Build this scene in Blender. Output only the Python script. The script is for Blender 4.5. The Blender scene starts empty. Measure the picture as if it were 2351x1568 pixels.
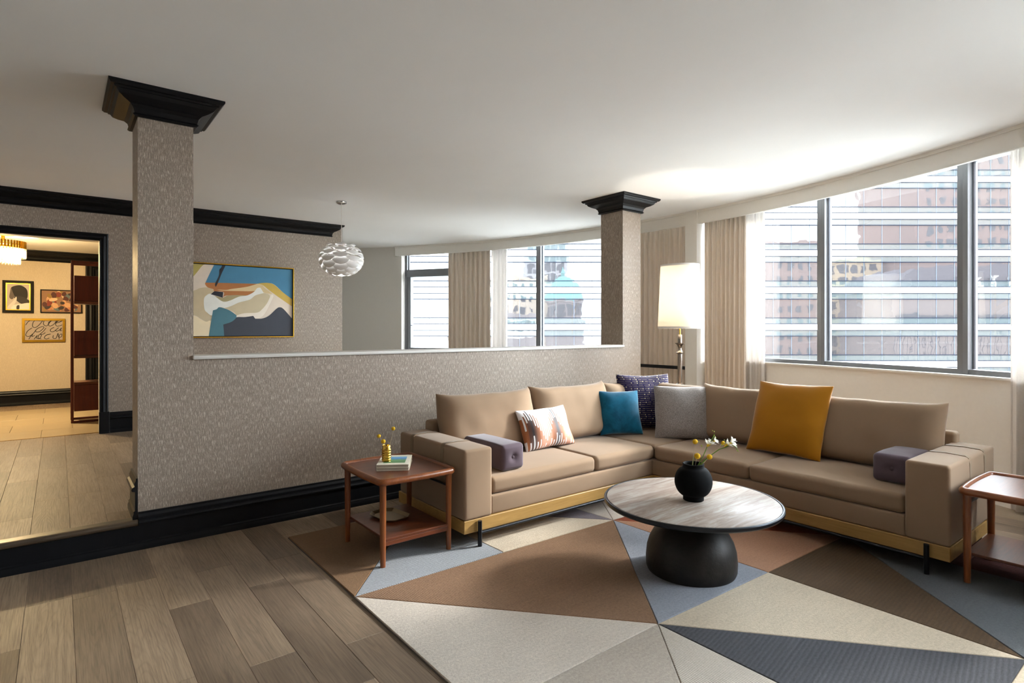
import bpy, bmesh, math, random
from mathutils import Vector, Matrix, Euler, noise
random.seed(7)
rad = math.radians
SC = bpy.context.scene
COL = SC.collection

# ---------------------------------------------------------------- camera
CAM = Vector((0, 0, 1.45))
YAW = rad(-38.2485)
FW = Vector((math.sin(-YAW), math.cos(YAW), 0))
RT = Vector((FW.y, -FW.x, 0))
cd = bpy.data.cameras.new('camera'); cam = bpy.data.objects.new('camera', cd); COL.objects.link(cam)
cam.location = CAM; cam.rotation_euler = (rad(90), 0, YAW)
cd.sensor_fit = 'HORIZONTAL'; cd.sensor_width = 36; cd.lens = 36 * 1320 / 2351
cd.shift_y = -28 / 2351; cd.clip_start = 0.05; cd.clip_end = 1000
SC.camera = cam

# ---------------------------------------------------------------- sky, sun, exposure
SKY = 22.0
w = bpy.data.worlds.new('sky'); SC.world = w; w.use_nodes = True
bg = w.node_tree.nodes['Background']; bg.inputs[0].default_value = (0.88, 0.94, 1.0, 1); bg.inputs[1].default_value = SKY
sd = bpy.data.lights.new('sun', 'SUN'); sun = bpy.data.objects.new('sun', sd); COL.objects.link(sun)
sd.energy = 5.8; sd.angle = rad(7); sd.color = (1.0, 0.95, 0.9)
TRAVEL = Vector((-0.95, 0.30, -0.50))
sun.rotation_euler = TRAVEL.to_track_quat('-Z', 'Y').to_euler(); sun.location = (20, -6, 14)
vs = SC.view_settings
vs.view_transform = 'Standard'; vs.look = 'None'; vs.gamma = 1; vs.use_curve_mapping = False; vs.exposure = 0.74
cy = SC.cycles
cy.max_bounces = 10; cy.diffuse_bounces = 6; cy.glossy_bounces = 4; cy.transmission_bounces = 6; cy.transparent_max_bounces = 12
cy.use_denoising = True; cy.sample_clamp_indirect = 6

# arc of the curved window wall
ACX, ACY = -2.3, 4.824
def A(R, deg, z=None):
    x = ACX + R * math.cos(rad(deg)); y = ACY + R * math.sin(rad(deg))
    return (x, y) if z is None else (x, y, z)

def portal(a0, a1, z0, z1):
    p, q = Vector(A(9.24, a0, 0)), Vector(A(9.24, a1, 0)); m = (p + q) / 2
    ld = bpy.data.lights.new('window_portal', 'AREA'); lo = bpy.data.objects.new('window_portal', ld); COL.objects.link(lo)
    ld.shape = 'RECTANGLE'; ld.size = (q - p).length; ld.size_y = z1 - z0; ld.cycles.is_portal = True
    lo.location = (m.x, m.y, (z0 + z1) / 2)
    d = Vector((ACX - m.x, ACY - m.y, 0)).normalized()
    lo.rotation_euler = d.to_track_quat('-Z', 'Z').to_euler()
for a0, a1 in [(34.4, 17), (16.8, 0), (-2.6, -11.8), (-11.9, -20.8), (-21, -31), (-31, -45)]:
    portal(a0, a1, 1.08, 2.94)

# ================================================================ helpers
def lin(h):
    h = h.lstrip('#'); o = []
    for i in (0, 2, 4):
        c = int(h[i:i + 2], 16) / 255
        o.append(c / 12.92 if c <= .04045 else ((c + .055) / 1.055) ** 2.4)
    return (o[0], o[1], o[2], 1)

class MB:
    def __init__(s): s.v = []; s.f = []; s.uv = None
    def add(s, v, f):
        n = len(s.v); s.v += [tuple(p) for p in v]; s.f += [tuple(i + n for i in q) for q in f]; return s
    def box(s, lo, hi):
        x0, y0, z0 = lo; x1, y1, z1 = hi
        return s.add([(x0,y0,z0),(x1,y0,z0),(x1,y1,z0),(x0,y1,z0),(x0,y0,z1),(x1,y0,z1),(x1,y1,z1),(x0,y1,z1)],
                     [(0,3,2,1),(4,5,6,7),(0,1,5,4),(1,2,6,5),(2,3,7,6),(3,0,4,7)])
    def bbox(s, lo, hi, off=.004, seg=1):
        bm = bmesh.new(); bmesh.ops.create_cube(bm, size=1)
        for v in bm.verts:
            v.co = Vector([(lo[i] + hi[i]) / 2 + v.co[i] * (hi[i] - lo[i]) for i in range(3)])
        bmesh.ops.bevel(bm, geom=bm.edges[:], offset=off, segments=seg, profile=.5, affect='EDGES')
        bm.verts.index_update(); s.add([v.co[:] for v in bm.verts], [[v.index for v in f.verts] for f in bm.faces]); bm.free(); return s
    def tube(s, pts, r, n=10, cap=True):
        pts = [Vector(p) for p in pts]; rs = r if isinstance(r, (list, tuple)) else [r] * len(pts)
        vs_, fs = [], []; prev = None
        for i, p in enumerate(pts):
            d = (pts[min(i + 1, len(pts) - 1)] - pts[max(i - 1, 0)]).normalized()
            if prev is None:
                u = d.orthogonal().normalized()
            else:
                u = (prev - d * prev.dot(d)).normalized()
            prev = u; w_ = d.cross(u)
            for k in range(n):
                a = 2 * math.pi * k / n; vs_.append(p + (u * math.cos(a) + w_ * math.sin(a)) * rs[i])
        for i in range(len(pts) - 1):
            for k in range(n):
                fs.append((i*n+k, i*n+(k+1)%n, (i+1)*n+(k+1)%n, (i+1)*n+k))
        if cap:
            fs.append(tuple(range(n - 1, -1, -1))); m = (len(pts) - 1) * n; fs.append(tuple(range(m, m + n)))
        return s.add(vs_, fs)
    def lathe(s, prof, c=(0, 0, 0), n=32, close=True):
        vs_, fs = [], []
        for (r, z) in prof:
            for k in range(n):
                a = 2 * math.pi * k / n; vs_.append((c[0] + r * math.cos(a), c[1] + r * math.sin(a), c[2] + z))
        for i in range(len(prof) - 1):
            for k in range(n):
                fs.append((i*n+k, i*n+(k+1)%n, (i+1)*n+(k+1)%n, (i+1)*n+k))
        if close:
            fs.append(tuple(range(n - 1, -1, -1))); m = (len(prof) - 1) * n; fs.append(tuple(range(m, m + n)))
        return s.add(vs_, fs)
    def prism(s, poly, z0, z1, axis='z', base=0):
        n = len(poly)
        if axis == 'z': P = lambda p, h: (p[0], p[1], h)
        elif axis == 'y': P = lambda p, h: (p[0], h, p[1])
        else: P = lambda p, h: (h, p[0], p[1])
        v = [P(p, z0) for p in poly] + [P(p, z1) for p in poly]
        f = [tuple(range(n - 1, -1, -1)), tuple(range(n, 2 * n))] + [(i, (i+1) % n, n + (i+1) % n, n + i) for i in range(n)]
        return s.add(v, f)
    def rbox(s, lo, hi, r, bulge=(0, 0, 0), seg=4, inner=8, nz=0.0):
        h = [(hi[i] - lo[i]) / 2 for i in range(3)]; c = [(hi[i] + lo[i]) / 2 for i in range(3)]
        def axis(H):
            e = [H - r + r * math.tan(rad(45) * k / seg) for k in range(seg + 1)]
            m = [-(H - r) + 2 * (H - r) * k / inner for k in range(1, inner)]
            return [-x for x in reversed(e)] + m + e
        ax = [axis(H) for H in h]; idx = {}; vs_ = []; fs = []
        def vert(i, j, k):
            key = (i, j, k)
            if key in idx: return idx[key]
            p = Vector((ax[0][i], ax[1][j], ax[2][k])); q = Vector([max(-(h[a] - r), min(h[a] - r, p[a])) for a in range(3)])
            d = p - q
            if d.length > 1e-9: d = d.normalized() * r
            o = q + d
            for a in range(3):
                if bulge[a]:
                    b, e = (a + 1) % 3, (a + 2) % 3
                    k_ = max(0, 1 - (o[b] / h[b]) ** 2) * max(0, 1 - (o[e] / h[e]) ** 2)
                    o[a] += bulge[a] * k_ * (o[a] / h[a])
            o = o + Vector(c)
            if nz:
                t = noise.noise_vector(o * 5.0) * nz; o = o + t
            idx[key] = len(vs_); vs_.append(o); return idx[key]
        N = [len(a) - 1 for a in ax]
        for a in range(3):
            b, e = (a + 1) % 3, (a + 2) % 3
            for side in (0, N[a]):
                for i in range(N[b]):
                    for j in range(N[e]):
                        q = []
                        for (di, dj) in ((0,0),(1,0),(1,1),(0,1)):
                            t = [0, 0, 0]; t[a] = side; t[b] = i + di; t[e] = j + dj; q.append(vert(*t))
                        fs.append(tuple(q) if side else tuple(reversed(q)))
        return s.add(vs_, fs)
    def sweep(s, path, prof, closed=False, side=1):
        """path: 2D points; prof: (out, z); out is to the right of travel times side"""
        P = [Vector(p) for p in path]; n = len(P); m = len(prof); vs_, fs = [], []
        def nrm(a, b):
            d = (b - a).normalized(); return Vector((d.y, -d.x)) * side
        for i in range(n):
            if closed:
                n1 = nrm(P[i - 1], P[i]); n2 = nrm(P[i], P[(i + 1) % n])
            else:
                n1 = nrm(P[i - 1], P[i]) if i else nrm(P[0], P[1]); n2 = nrm(P[i], P[i + 1]) if i < n - 1 else n1
            mt = (n1 + n2) / (1 + n1.dot(n2))
            for (o, z) in prof:
                q = P[i] + mt * o; vs_.append((q.x, q.y, z))
        for i in range(n if closed else n - 1):
            j = (i + 1) % n
            for k in range(m - 1):
                fs.append((i*m+k, j*m+k, j*m+k+1, i*m+k+1))
            if not closed: fs.append((i*m+m-1, j*m+m-1, j*m, i*m))
        if not closed:
            fs.append(tuple(range(m))); fs.append(tuple(range((n - 1) * m + m - 1, (n - 1) * m - 1, -1)))
        elif True:
            for i in range(n):
                j = (i + 1) % n; fs.append((i*m+m-1, j*m+m-1, j*m, i*m))
        return s.add(vs_, fs)
    def arc(s, r0, r1, a0, a1, z0, z1, n=None):
        n = n or max(1, int(abs(a1 - a0) / 1.5)); pts = [a0 + (a1 - a0) * i / n for i in range(n + 1)]
        poly = [A(r1, a) for a in pts] + [A(r0, a) for a in reversed(pts)]
        v = []; f = []
        for a in pts:
            v += [A(r0, a, z0), A(r1, a, z0), A(r1, a, z1), A(r0, a, z1)]
        for i in range(n):
            b = i * 4
            for k in range(4): f.append((b + k, b + 4 + k, b + 4 + (k + 1) % 4, b + (k + 1) % 4))
        f.append((0, 1, 2, 3)); f.append((n*4+3, n*4+2, n*4+1, n*4))
        return s.add(v, f)
    def xf(s, M):
        s.v = [tuple(M @ Vector(p)) for p in s.v]; return s
    def build(s, name, mat, parent=None, smooth=40, origin=None, loc=None, rot=None, recalc=True, label=None, cat=None, group=None, kind=None):
        """vertices in world space unless loc is given; children are moved into the parent's frame"""
        me = bpy.data.meshes.new(name)
        off = Vector((0, 0, 0))
        if loc is None:
            if parent is not None:
                r_ = parent
                while r_ is not None: off = off + Vector(r_.location); r_ = r_.parent
            elif origin is None:
                xs = [p[0] for p in s.v]; ys = [p[1] for p in s.v]; zs = [p[2] for p in s.v]
                off = Vector(((min(xs) + max(xs)) / 2, (min(ys) + max(ys)) / 2, min(zs)))
            else: off = Vector(origin)
        vv = [tuple(Vector(p) - off) for p in s.v]
        me.from_pydata(vv, [], s.f)
        if s.uv:
            ul = me.uv_layers.new(name='UVMap')
            for lp in me.loops: ul.data[lp.index].uv = s.uv[lp.vertex_index]
        if recalc:
            bm = bmesh.new(); bm.from_mesh(me); bmesh.ops.recalc_face_normals(bm, faces=bm.faces[:]); bm.to_mesh(me); bm.free()
        if smooth:
            me.polygons.foreach_set('use_smooth', [True] * len(me.polygons)); me.set_sharp_from_angle(angle=rad(smooth))
        me.materials.append(mat)
        o = bpy.data.objects.new(name, me); COL.objects.link(o)
        if parent is not None: o.parent = parent
        elif loc is None: o.location = off
        if loc is not None: o.location = loc
        if rot is not None: o.rotation_euler = rot
        tag(o, label, cat, group, kind)
        return o

def tag(o, label=None, cat=None, group=None, kind=None):
    if label: o['label'] = label
    if cat: o['category'] = cat
    if group: o['group'] = group
    if kind: o['kind'] = kind
    return o
def thing(name, label, cat, loc=(0, 0, 0), rot=None, group=None, kind=None):
    o = bpy.data.objects.new(name, None); COL.objects.link(o); o.location = loc; o.empty_display_size = .1
    if rot: o.rotation_euler = rot
    return tag(o, label, cat, group, kind)
def inst(src, name, parent, loc, rot=(0, 0, 0), scale=None):
    o = bpy.data.objects.new(name, src.data); COL.objects.link(o); o.parent = parent; o.location = loc; o.rotation_euler = rot
    if scale: o.scale = scale
    return o
def struct(mb, name, mat, **k):
    return mb.build(name, mat, kind='structure', **k)

# ---------------------------------------------------------------- materials
class NT:
    def __init__(s, name):
        s.m = bpy.data.materials.new(name); s.m.use_nodes = True; s.t = s.m.node_tree; s.b = s.t.nodes['Principled BSDF']; s.out = s.t.nodes['Material Output']
    def n(s, typ, ins=None, **kw):
        q = s.t.nodes.new(typ)
        for k, v in kw.items(): setattr(q, k, v)
        for k, v in (ins or {}).items(): s.set(q, k, v)
        return q
    def set(s, q, k, v):
        i = q.inputs[k]
        if hasattr(v, 'is_output') or isinstance(v, bpy.types.NodeSocket): s.t.links.new(v, i)
        elif isinstance(v, bpy.types.Node): s.t.links.new(v.outputs[0], i)
        else: i.default_value = v
    def p(s, **kw):
        for k, v in kw.items(): s.set(s.b, {'base': 'Base Color', 'rough': 'Roughness', 'metal': 'Metallic', 'normal': 'Normal', 'sheen': 'Sheen Weight', 'coat': 'Coat Weight', 'spec': 'Specular IOR Level', 'ecol': 'Emission Color', 'estr': 'Emission Strength', 'alpha': 'Alpha', 'sheenr': 'Sheen Roughness', 'trans': 'Transmission Weight', 'coatr': 'Coat Roughness'}[k], v)
        return s
    def coord(s, kind='Object', scale=(1, 1, 1), rot=(0, 0, 0), loc=(0, 0, 0)):
        tc = s.n('ShaderNodeTexCoord'); mp = s.n('ShaderNodeMapping', {'Vector': tc.outputs[kind], 'Scale': scale, 'Rotation': rot, 'Location': loc}); return mp.outputs[0]
    def noise(s, vec, scale, detail=3, rough=.5, dist=0):
        return s.n('ShaderNodeTexNoise', {'Vector': vec, 'Scale': scale, 'Detail': detail, 'Roughness': rough, 'Distortion': dist}).outputs['Fac']
    def ramp(s, fac, stops, interp='LINEAR'):
        r = s.n('ShaderNodeValToRGB', {'Fac': fac}); cr = r.color_ramp; cr.interpolation = interp
        while len(cr.elements) < len(stops): cr.elements.new(.5)
        for e, (p_, c_) in zip(cr.elements, stops): e.position = p_; e.color = c_ if len(c_) == 4 else (*c_, 1)
        return r.outputs[0]
    def mix(s, f, a, b, blend='MIX'):
        q = s.n('ShaderNodeMix', data_type='RGBA', blend_type=blend); s.set(q, 0, f)
        for k, v in ((6, a), (7, b)): s.set(q, k, v)
        return q.outputs[2]
    def math(s, op, a, b=None, c=None):
        q = s.n('ShaderNodeMath', operation=op); s.set(q, 0, a)
        if b is not None: s.set(q, 1, b)
        if c is not None: s.set(q, 2, c)
        return q.outputs[0]
    def bump(s, h, strength=.3, dist=.01):
        return s.n('ShaderNodeBump', {'Height': h, 'Strength': strength, 'Distance': dist}).outputs[0]

def scale_c(c, k): return (c[0] * k, c[1] * k, c[2] * k, 1)
def plain(name, h, rough=.5, metal=0, var=.06, vs_=30, bump=0, bs=200, bd=.002, sheen=0, coat=0, spec=.5):
    t = NT(name); c = lin(h); v = t.coord()
    f = t.noise(v, vs_, 2)
    t.p(base=t.mix(f, scale_c(c, 1 - var), scale_c(c, 1 + var)), rough=rough, metal=metal, spec=spec)
    if bump: t.p(normal=t.bump(t.noise(v, bs, 3), bump, bd))
    if sheen: t.p(sheen=sheen, sheenr=.4)
    if coat: t.p(coat=coat, coatr=.15)
    return t.m

def wood(name, dark, light, axis=0, rough=.4, scale=1.0, coat=0.1, rings=6.0):
    t = NT(name); sc = [14.0 * scale] * 3; sc[axis] = 1.1 * scale
    oi = t.n('ShaderNodeObjectInfo'); off = t.n('ShaderNodeVectorMath', {0: (7.3, 3.1, 5.7)}, operation='SCALE'); t.set(off, 'Scale', oi.outputs['Random'])
    tc = t.n('ShaderNodeTexCoord'); ad = t.n('ShaderNodeVectorMath', {0: tc.outputs['Object'], 1: off.outputs[0]}, operation='ADD')
    mp = t.n('ShaderNodeMapping', {'Vector': ad.outputs[0], 'Scale': tuple(sc)}).outputs[0]
    n1 = t.noise(mp, 1.6, 5, .6, .6); n2 = t.noise(mp, 7, 4, .7)
    f = t.math('MULTIPLY_ADD', n2, .45, t.math('MULTIPLY', n1, .6))
    cc = t.ramp(f, [(.3, lin(dark)), (.75, lin(light))])
    t.p(base=cc, rough=rough, coat=coat, coatr=.2, normal=t.bump(n2, .08, .002)); return t.m

def plank_mat(name, dark, light, tint):
    t = NT(name); oi = t.n('ShaderNodeObjectInfo'); rnd = oi.outputs['Random']
    off = t.n('ShaderNodeVectorMath', {0: (31.7, 17.3, 9.1)}, operation='SCALE'); t.set(off, 'Scale', rnd)
    tc = t.n('ShaderNodeTexCoord'); ad = t.n('ShaderNodeVectorMath', {0: tc.outputs['Object'], 1: off.outputs[0]}, operation='ADD')
    v = ad.outputs[0]
    mp = t.n('ShaderNodeMapping', {'Vector': v, 'Scale': (8, .75, 8)}).outputs[0]
    big = t.noise(mp, 1.0, 2, .5, .15)
    rings = t.math('SINE', t.math('MULTIPLY', big, 120.0))
    ringm = t.math('MULTIPLY_ADD', rings, .5, .5)
    fine = t.noise(t.n('ShaderNodeMapping', {'Vector': v, 'Scale': (150, 3.5, 150)}).outputs[0], 1.0, 4, .7)
    mid = t.noise(t.n('ShaderNodeMapping', {'Vector': v, 'Scale': (6, 1.6, 6)}).outputs[0], 1.0, 3)
    base = t.mix(t.math('MULTIPLY_ADD', mid, .8, t.math('MULTIPLY_ADD', rnd, .7, -.25)), lin(dark), lin(light))
    base = t.mix(t.math('MULTIPLY', t.math('POWER', ringm, 4), .17), base, lin(tint))
    base = t.mix(t.math('MULTIPLY', t.ramp(fine, [(.42, (0, 0, 0)), (.7, (1, 1, 1))]), .55), base, lin(tint))
    t.p(base=base, rough=t.math('MULTIPLY_ADD', fine, .2, .38), normal=t.bump(t.math('ADD', fine, t.math('MULTIPLY', ringm, .35)), .22, .0015), spec=.45)
    return t.m

def wallpaper(name, dark, light, k=1.0, metal=.25):
    t = NT(name); wob = t.noise(t.coord('Object', (22, 22, 9)), 1.0, 2)
    tc = t.coord('Object'); ad = t.n('ShaderNodeVectorMath', {0: tc, 1: t.n('ShaderNodeCombineXYZ', {0: t.math('MULTIPLY', wob, .012), 1: 0.0, 2: 0.0})}, operation='ADD').outputs[0]
    sc = lambda x, z: t.n('ShaderNodeMapping', {'Vector': ad, 'Scale': (x * k, x * k, z * k)}).outputs[0]
    streak = t.ramp(t.noise(sc(240, 24), 1.0, 2, .6), [(.50, (0, 0, 0)), (.66, (1, 1, 1))])
    fine = t.noise(sc(420, 90), 1.0, 2)
    crack = t.ramp(t.n('ShaderNodeTexVoronoi', {'Vector': sc(150, 48), 'Scale': 1.0, 'Randomness': .8}, feature='DISTANCE_TO_EDGE').outputs[0], [(.0, (0, 0, 0)), (.12, (1, 1, 1))])
    f = t.math('MULTIPLY', t.math('MULTIPLY_ADD', streak, .7, t.math('MULTIPLY', fine, .55)), t.math('MULTIPLY_ADD', crack, .4, .6))
    big = t.noise(tc, 1.3, 2)
    t.p(base=t.mix(f, lin(dark), lin(light)), metal=metal, rough=t.math('MULTIPLY_ADD', streak, -.12, .52), normal=t.bump(t.math('ADD', streak, t.math('MULTIPLY', crack, .5)), .3, .002)); return t.m

def fabric(name, h, var=.08, bs=900, bstr=.25, sheen=.5, rough=.85, mottling=0.0, h2=None, ms=6):
    t = NT(name); c = lin(h); v = t.coord()
    f = t.noise(v, ms, 3, .6)
    col = t.mix(f, scale_c(c, 1 - var), scale_c(c, 1 + var))
    if h2:
        col = t.mix(t.ramp(t.noise(v, ms, 4, .6, .5), [(.35, (0, 0, 0)), (.7, (1, 1, 1))]), lin(h), lin(h2))
    t.p(base=col, rough=rough, sheen=sheen, sheenr=.35, spec=.12, normal=t.bump(t.noise(v, bs, 2), bstr, .001)); return t.m

def rug_mat(name, h, ribdir=None, ribs=55, var=.22, ribdark=.55):
    t = NT(name); c = lin(h); v = t.coord(); nz = t.math('MULTIPLY_ADD', t.ramp(t.noise(v, 75, 6, .85), [(.3, (0, 0, 0)), (.7, (1, 1, 1))]), .6, t.math('MULTIPLY', t.noise(v, 260, 4, .75), .4)); big = t.noise(v, 4, 3)
    st = t.noise(t.coord('Object', (4, 60, 4)), 1.0, 3)
    f = t.math('MULTIPLY_ADD', nz, 1.1, t.math('MULTIPLY_ADD', big, .25, t.math('MULTIPLY_ADD', st, .25, -.3)))
    col = t.mix(f, scale_c(c, 1 - var * 1.6), scale_c(c, 1 + var * 1.6)); hgt = nz
    if ribdir is not None:
        vr = t.coord('Object', (1, 1, 1), (0, 0, -rad(ribdir)))
        sx = t.n('ShaderNodeSeparateXYZ', {0: vr}).outputs[1]
        wv = t.math('MULTIPLY_ADD', t.math('SINE', t.math('ADD', t.math('MULTIPLY', sx, ribs * 2 * math.pi), t.math('MULTIPLY', t.noise(v, 25, 2), 2.0))), .5, .5)
        col = t.mix(t.math('MULTIPLY', t.math('POWER', wv, 2), 1 - ribdark), col, scale_c(c, .4)); hgt = t.math('MULTIPLY_ADD', wv, -1.0 * (1.3 - ribdark), nz)
    t.p(base=col, rough=.95, sheen=.06, spec=.05, normal=t.bump(hgt, .8, .004)); return t.m

def glass_mat(name, tint=(.93, .96, .97), refl=.06):
    t = NT(name); tr = t.n('ShaderNodeBsdfTransparent', {'Color': (*tint, 1)}); gl = t.n('ShaderNodeBsdfGlossy', {'Roughness': .02, 'Color': (1, 1, 1, 1)})
    fr = t.n('ShaderNodeFresnel', {'IOR': 1.45}); mx = t.n('ShaderNodeMixShader', {0: t.math('MULTIPLY', fr.outputs[0], .8), 1: tr.outputs[0], 2: gl.outputs[0]})
    t.t.links.new(mx.outputs[0], t.out.inputs[0]); return t.m

def emit(name, h, s_):
    t = NT(name); t.p(base=lin(h), ecol=lin(h), estr=s_); return t.m

Mt = {}
Mt['ceiling'] = plain('ceiling_paint', '#ededec', .9, var=.02, vs_=2, bump=.08, bs=260)
Mt['white'] = plain('white_paint', '#e2dfd9', .6, var=.02, bump=.04, bs=180)
Mt['greywall'] = plain('warm_grey_paint', '#c6c2bb', .85, var=.02, bump=.06, bs=240)
Mt['winwall'] = plain('off_white_vinyl', '#e6e2dc', .8, var=.03, bump=.12, bs=320)
Mt['paper'] = wallpaper('streaked_taupe_wallpaper', '#675a4e', '#bfae9d', 1.0, .10)
Mt['paper_foyer'] = wallpaper('foyer_wallpaper', '#b9aa92', '#cdbfa8', 1.3, .0)
Mt['black'] = plain('black_gloss_paint', '#0d0e11', .42, var=.1, vs_=4, spec=.22)
Mt['plank'] = plank_mat('grey_oak_plank', '#5f4f40', '#a38c73', '#42352b')
Mt['subfloor'] = plain('subfloor', '#8f7f6c', .8)
Mt['nosing'] = wood('dark_nosing', '#2b2219', '#544433', 0, .4)
Mt['tile'] = plain('beige_stone_tile', '#b19c78', .35, var=.1, vs_=3, coat=.2)
Mt['brass'] = plain('brass', '#c9a044', .22, 1, var=.08)
Mt['gold'] = plain('gold_leaf', '#b8902f', .35, 1, var=.12)
Mt['chrome'] = plain('chrome', '#c9c9c9', .12, 1, var=.03)
Mt['bronze'] = plain('brushed_nickel', '#8f857b', .25, 1, var=.06)
Mt['steel'] = plain('blackened_steel', '#2a2c31', .3, .8, var=.1)
Mt['frame'] = plain('grey_aluminium', '#6c6e71', .4, .4, var=.04)
Mt['walnut'] = wood('walnut', '#3d1b0c', '#70381b', 0, .33, 1.0, .15)
Mt['walnut_leg'] = wood('walnut_leg', '#562710', '#8d4f22', 2, .33, 1.0, .15)
Mt['walnut_y'] = wood('walnut_rail', '#562710', '#8d4f22', 1, .33, 1.0, .15)
Mt['redwalnut'] = wood('red_walnut', '#3a1208', '#6b2710', 2, .6, .8, 0)
Mt['oak_x'] = wood('oak_plinth_x', '#8a6833', '#b08a4e', 0, .45, .9)
Mt['oak_y'] = wood('oak_plinth_y', '#8a6833', '#b08a4e', 1, .45, .9)
Mt['sofa'] = fabric('camel_velvet', '#8c755f', .07, 700, .2, .2, .85)
Mt['strap'] = fabric('camel_strap', '#806c56', .05, 700, .2, .3, .8)
Mt['mauve'] = fabric('mauve_velvet', '#574a52', .1, 500, .2, .4, .8, ms=9)
Mt['teal'] = fabric('teal_velvet', '#083d53', .1, 500, .2, .5, .8, h2='#135d78', ms=7)
Mt['mustard'] = fabric('mustard_velvet', '#9c660f', .08, 500, .2, .6, .75)
Mt['drape'] = fabric('taupe_drape', '#d6c9bb', .04, 500, .1, .1, .9)
Mt['glass'] = glass_mat('window_glass')
# ---------------------------------------------------------------- more materials
def m_boucle():
    t = NT('grey_boucle'); v = t.coord(); n = t.n('ShaderNodeTexVoronoi', {'Vector': v, 'Scale': 210.0}).outputs['Distance']; n2 = t.noise(v, 90, 3)
    f = t.math('MULTIPLY_ADD', n2, .5, t.math('MULTIPLY', n, .7))
    t.p(base=t.ramp(f, [(.25, lin('#a69e99')), (.8, lin('#746b67'))]), rough=.95, sheen=.3, normal=t.bump(n, -1.0, .006)); return t.m
Mt['boucle'] = m_boucle()
def m_navy():
    t = NT('navy_velvet_gold_dashes'); tc = t.n('ShaderNodeTexCoord'); sp_ = t.n('ShaderNodeSeparateXYZ', {0: tc.outputs['UV']}); u, v = sp_.outputs[0], sp_.outputs[1]
    rv = t.math('MULTIPLY', v, 27.0); row = t.math('FLOOR', rv); fr = t.math('FRACT', rv)
    rnd = lambda w_: t.n('ShaderNodeTexWhiteNoise', {'W': w_}, noise_dimensions='1D').outputs['Value']
    uu = t.math('ADD', t.math('MULTIPLY', u, 9.0), t.math('MULTIPLY', rnd(row), .35)); fu = t.math('FRACT', uu); cell = t.math('MULTIPLY_ADD', row, 17.3, t.math('FLOOR', uu)); r_ = rnd(cell)
    dash = t.math('MULTIPLY', t.math('LESS_THAN', t.math('ABSOLUTE', t.math('SUBTRACT', fr, .5)), .10), t.math('GREATER_THAN', fu, t.math('MULTIPLY', r_, .55)))
    dot = t.math('MULTIPLY', t.math('LESS_THAN', t.math('ABSOLUTE', t.math('SUBTRACT', fr, .5)), .26), t.math('LESS_THAN', t.math('ABSOLUTE', t.math('SUBTRACT', fu, .12)), t.math('MULTIPLY', t.math('GREATER_THAN', r_, .62), .09)))
    base = t.mix(t.noise(t.coord(), 8, 3), lin('#150e2c'), lin('#2c2350'))
    f = t.math('MULTIPLY_ADD', dot, .9, t.math('MULTIPLY', dash, t.math('MULTIPLY_ADD', r_, .45, .2)))
    t.p(base=t.mix(f, base, lin('#c4b696')), rough=.75, sheen=.5, sheenr=.35, spec=.15); return t.m
Mt['navy'] = m_navy()
def m_ikat():
    t = NT('ikat_print'); tc = t.n('ShaderNodeTexCoord'); sp = t.n('ShaderNodeSeparateXYZ', {0: tc.outputs['UV']}); u, v = sp.outputs[0], sp.outputs[1]
    st = 54.0; cf = t.math('FLOOR', t.math('MULTIPLY', u, st)); uc = t.math('DIVIDE', cf, st)
    def wn(off): return t.n('ShaderNodeTexWhiteNoise', {'W': t.math('ADD', cf, off)}, noise_dimensions='1D').outputs['Value']
    # two peaks
    ph = t.math('ABSOLUTE', t.math('SUBTRACT', t.math('FRACT', t.math('MULTIPLY_ADD', uc, 2.05, .28)), .5))   # 0 at peak .. .5 between
    env = t.math('SUBTRACT', .98, t.math('MULTIPLY', ph, 1.15))
    alt = t.math('MODULO', cf, 2.0)
    top = t.math('SUBTRACT', env, t.math('MULTIPLY', alt, .26)); top = t.math('ADD', top, t.math('MULTIPLY_ADD', wn(3), .1, -.05))
    painted = t.math('LESS_THAN', v, top)
    up2 = t.math('GREATER_THAN', v, t.math('MULTIPLY_ADD', wn(7), .05, t.math('ADD', env, .12)))
    low = t.math('MULTIPLY', t.math('LESS_THAN', v, t.math('SUBTRACT', t.math('MULTIPLY_ADD', env, .45, -.12), t.math('MULTIPLY', alt, .1))), t.math('LESS_THAN', t.math('MODULO', cf, 3.0), 1.0))
    colr = t.ramp(t.math('MULTIPLY_ADD', wn(1), .12, t.math('MULTIPLY', ph, 2)), [(.0, lin('#1e2430')), (.14, lin('#332524')), (.28, lin('#6a3a1c')), (.5, lin('#9a5a2c')), (.8, lin('#c08a72'))])
    white = lin('#d9d7d6')
    c = t.mix(painted, white, colr); c = t.mix(low, c, white)
    t.p(base=c, rough=.7, sheen=.2, normal=t.bump(t.noise(t.coord(), 300, 2), .15, .001)); return t.m
Mt['ikat'] = m_ikat()
def m_marble():
    t = NT('pink_grey_marble'); v = t.coord('Object', (1.6, 11, 1), (0, 0, rad(38))); n = t.noise(v, 1.3, 8, .68, .8); n2 = t.noise(t.coord('Object', (2, 26, 2), (0, 0, rad(38))), 2.0, 6, .7)
    f = t.math('MULTIPLY_ADD', n2, .35, t.math('MULTIPLY', n, .7))
    t.p(base=t.ramp(f, [(.3, lin('#54463f')), (.42, lin('#7b6a61')), (.52, lin('#918379')), (.62, lin('#a7a099')), (.8, lin('#857c75'))]), rough=.4, spec=.12); return t.m
Mt['marble'] = m_marble()
def m_stone_black():
    t = NT('dark_bronze_cast'); v = t.coord(); n = t.noise(v, 9, 5, .6, .5)
    t.p(base=t.ramp(n, [(.3, lin('#12100f')), (.7, lin('#2a2623'))]), rough=.5, metal=.2, spec=.3, normal=t.bump(t.noise(v, 60, 4), .25, .004)); return t.m
Mt['cast'] = m_stone_black()
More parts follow.
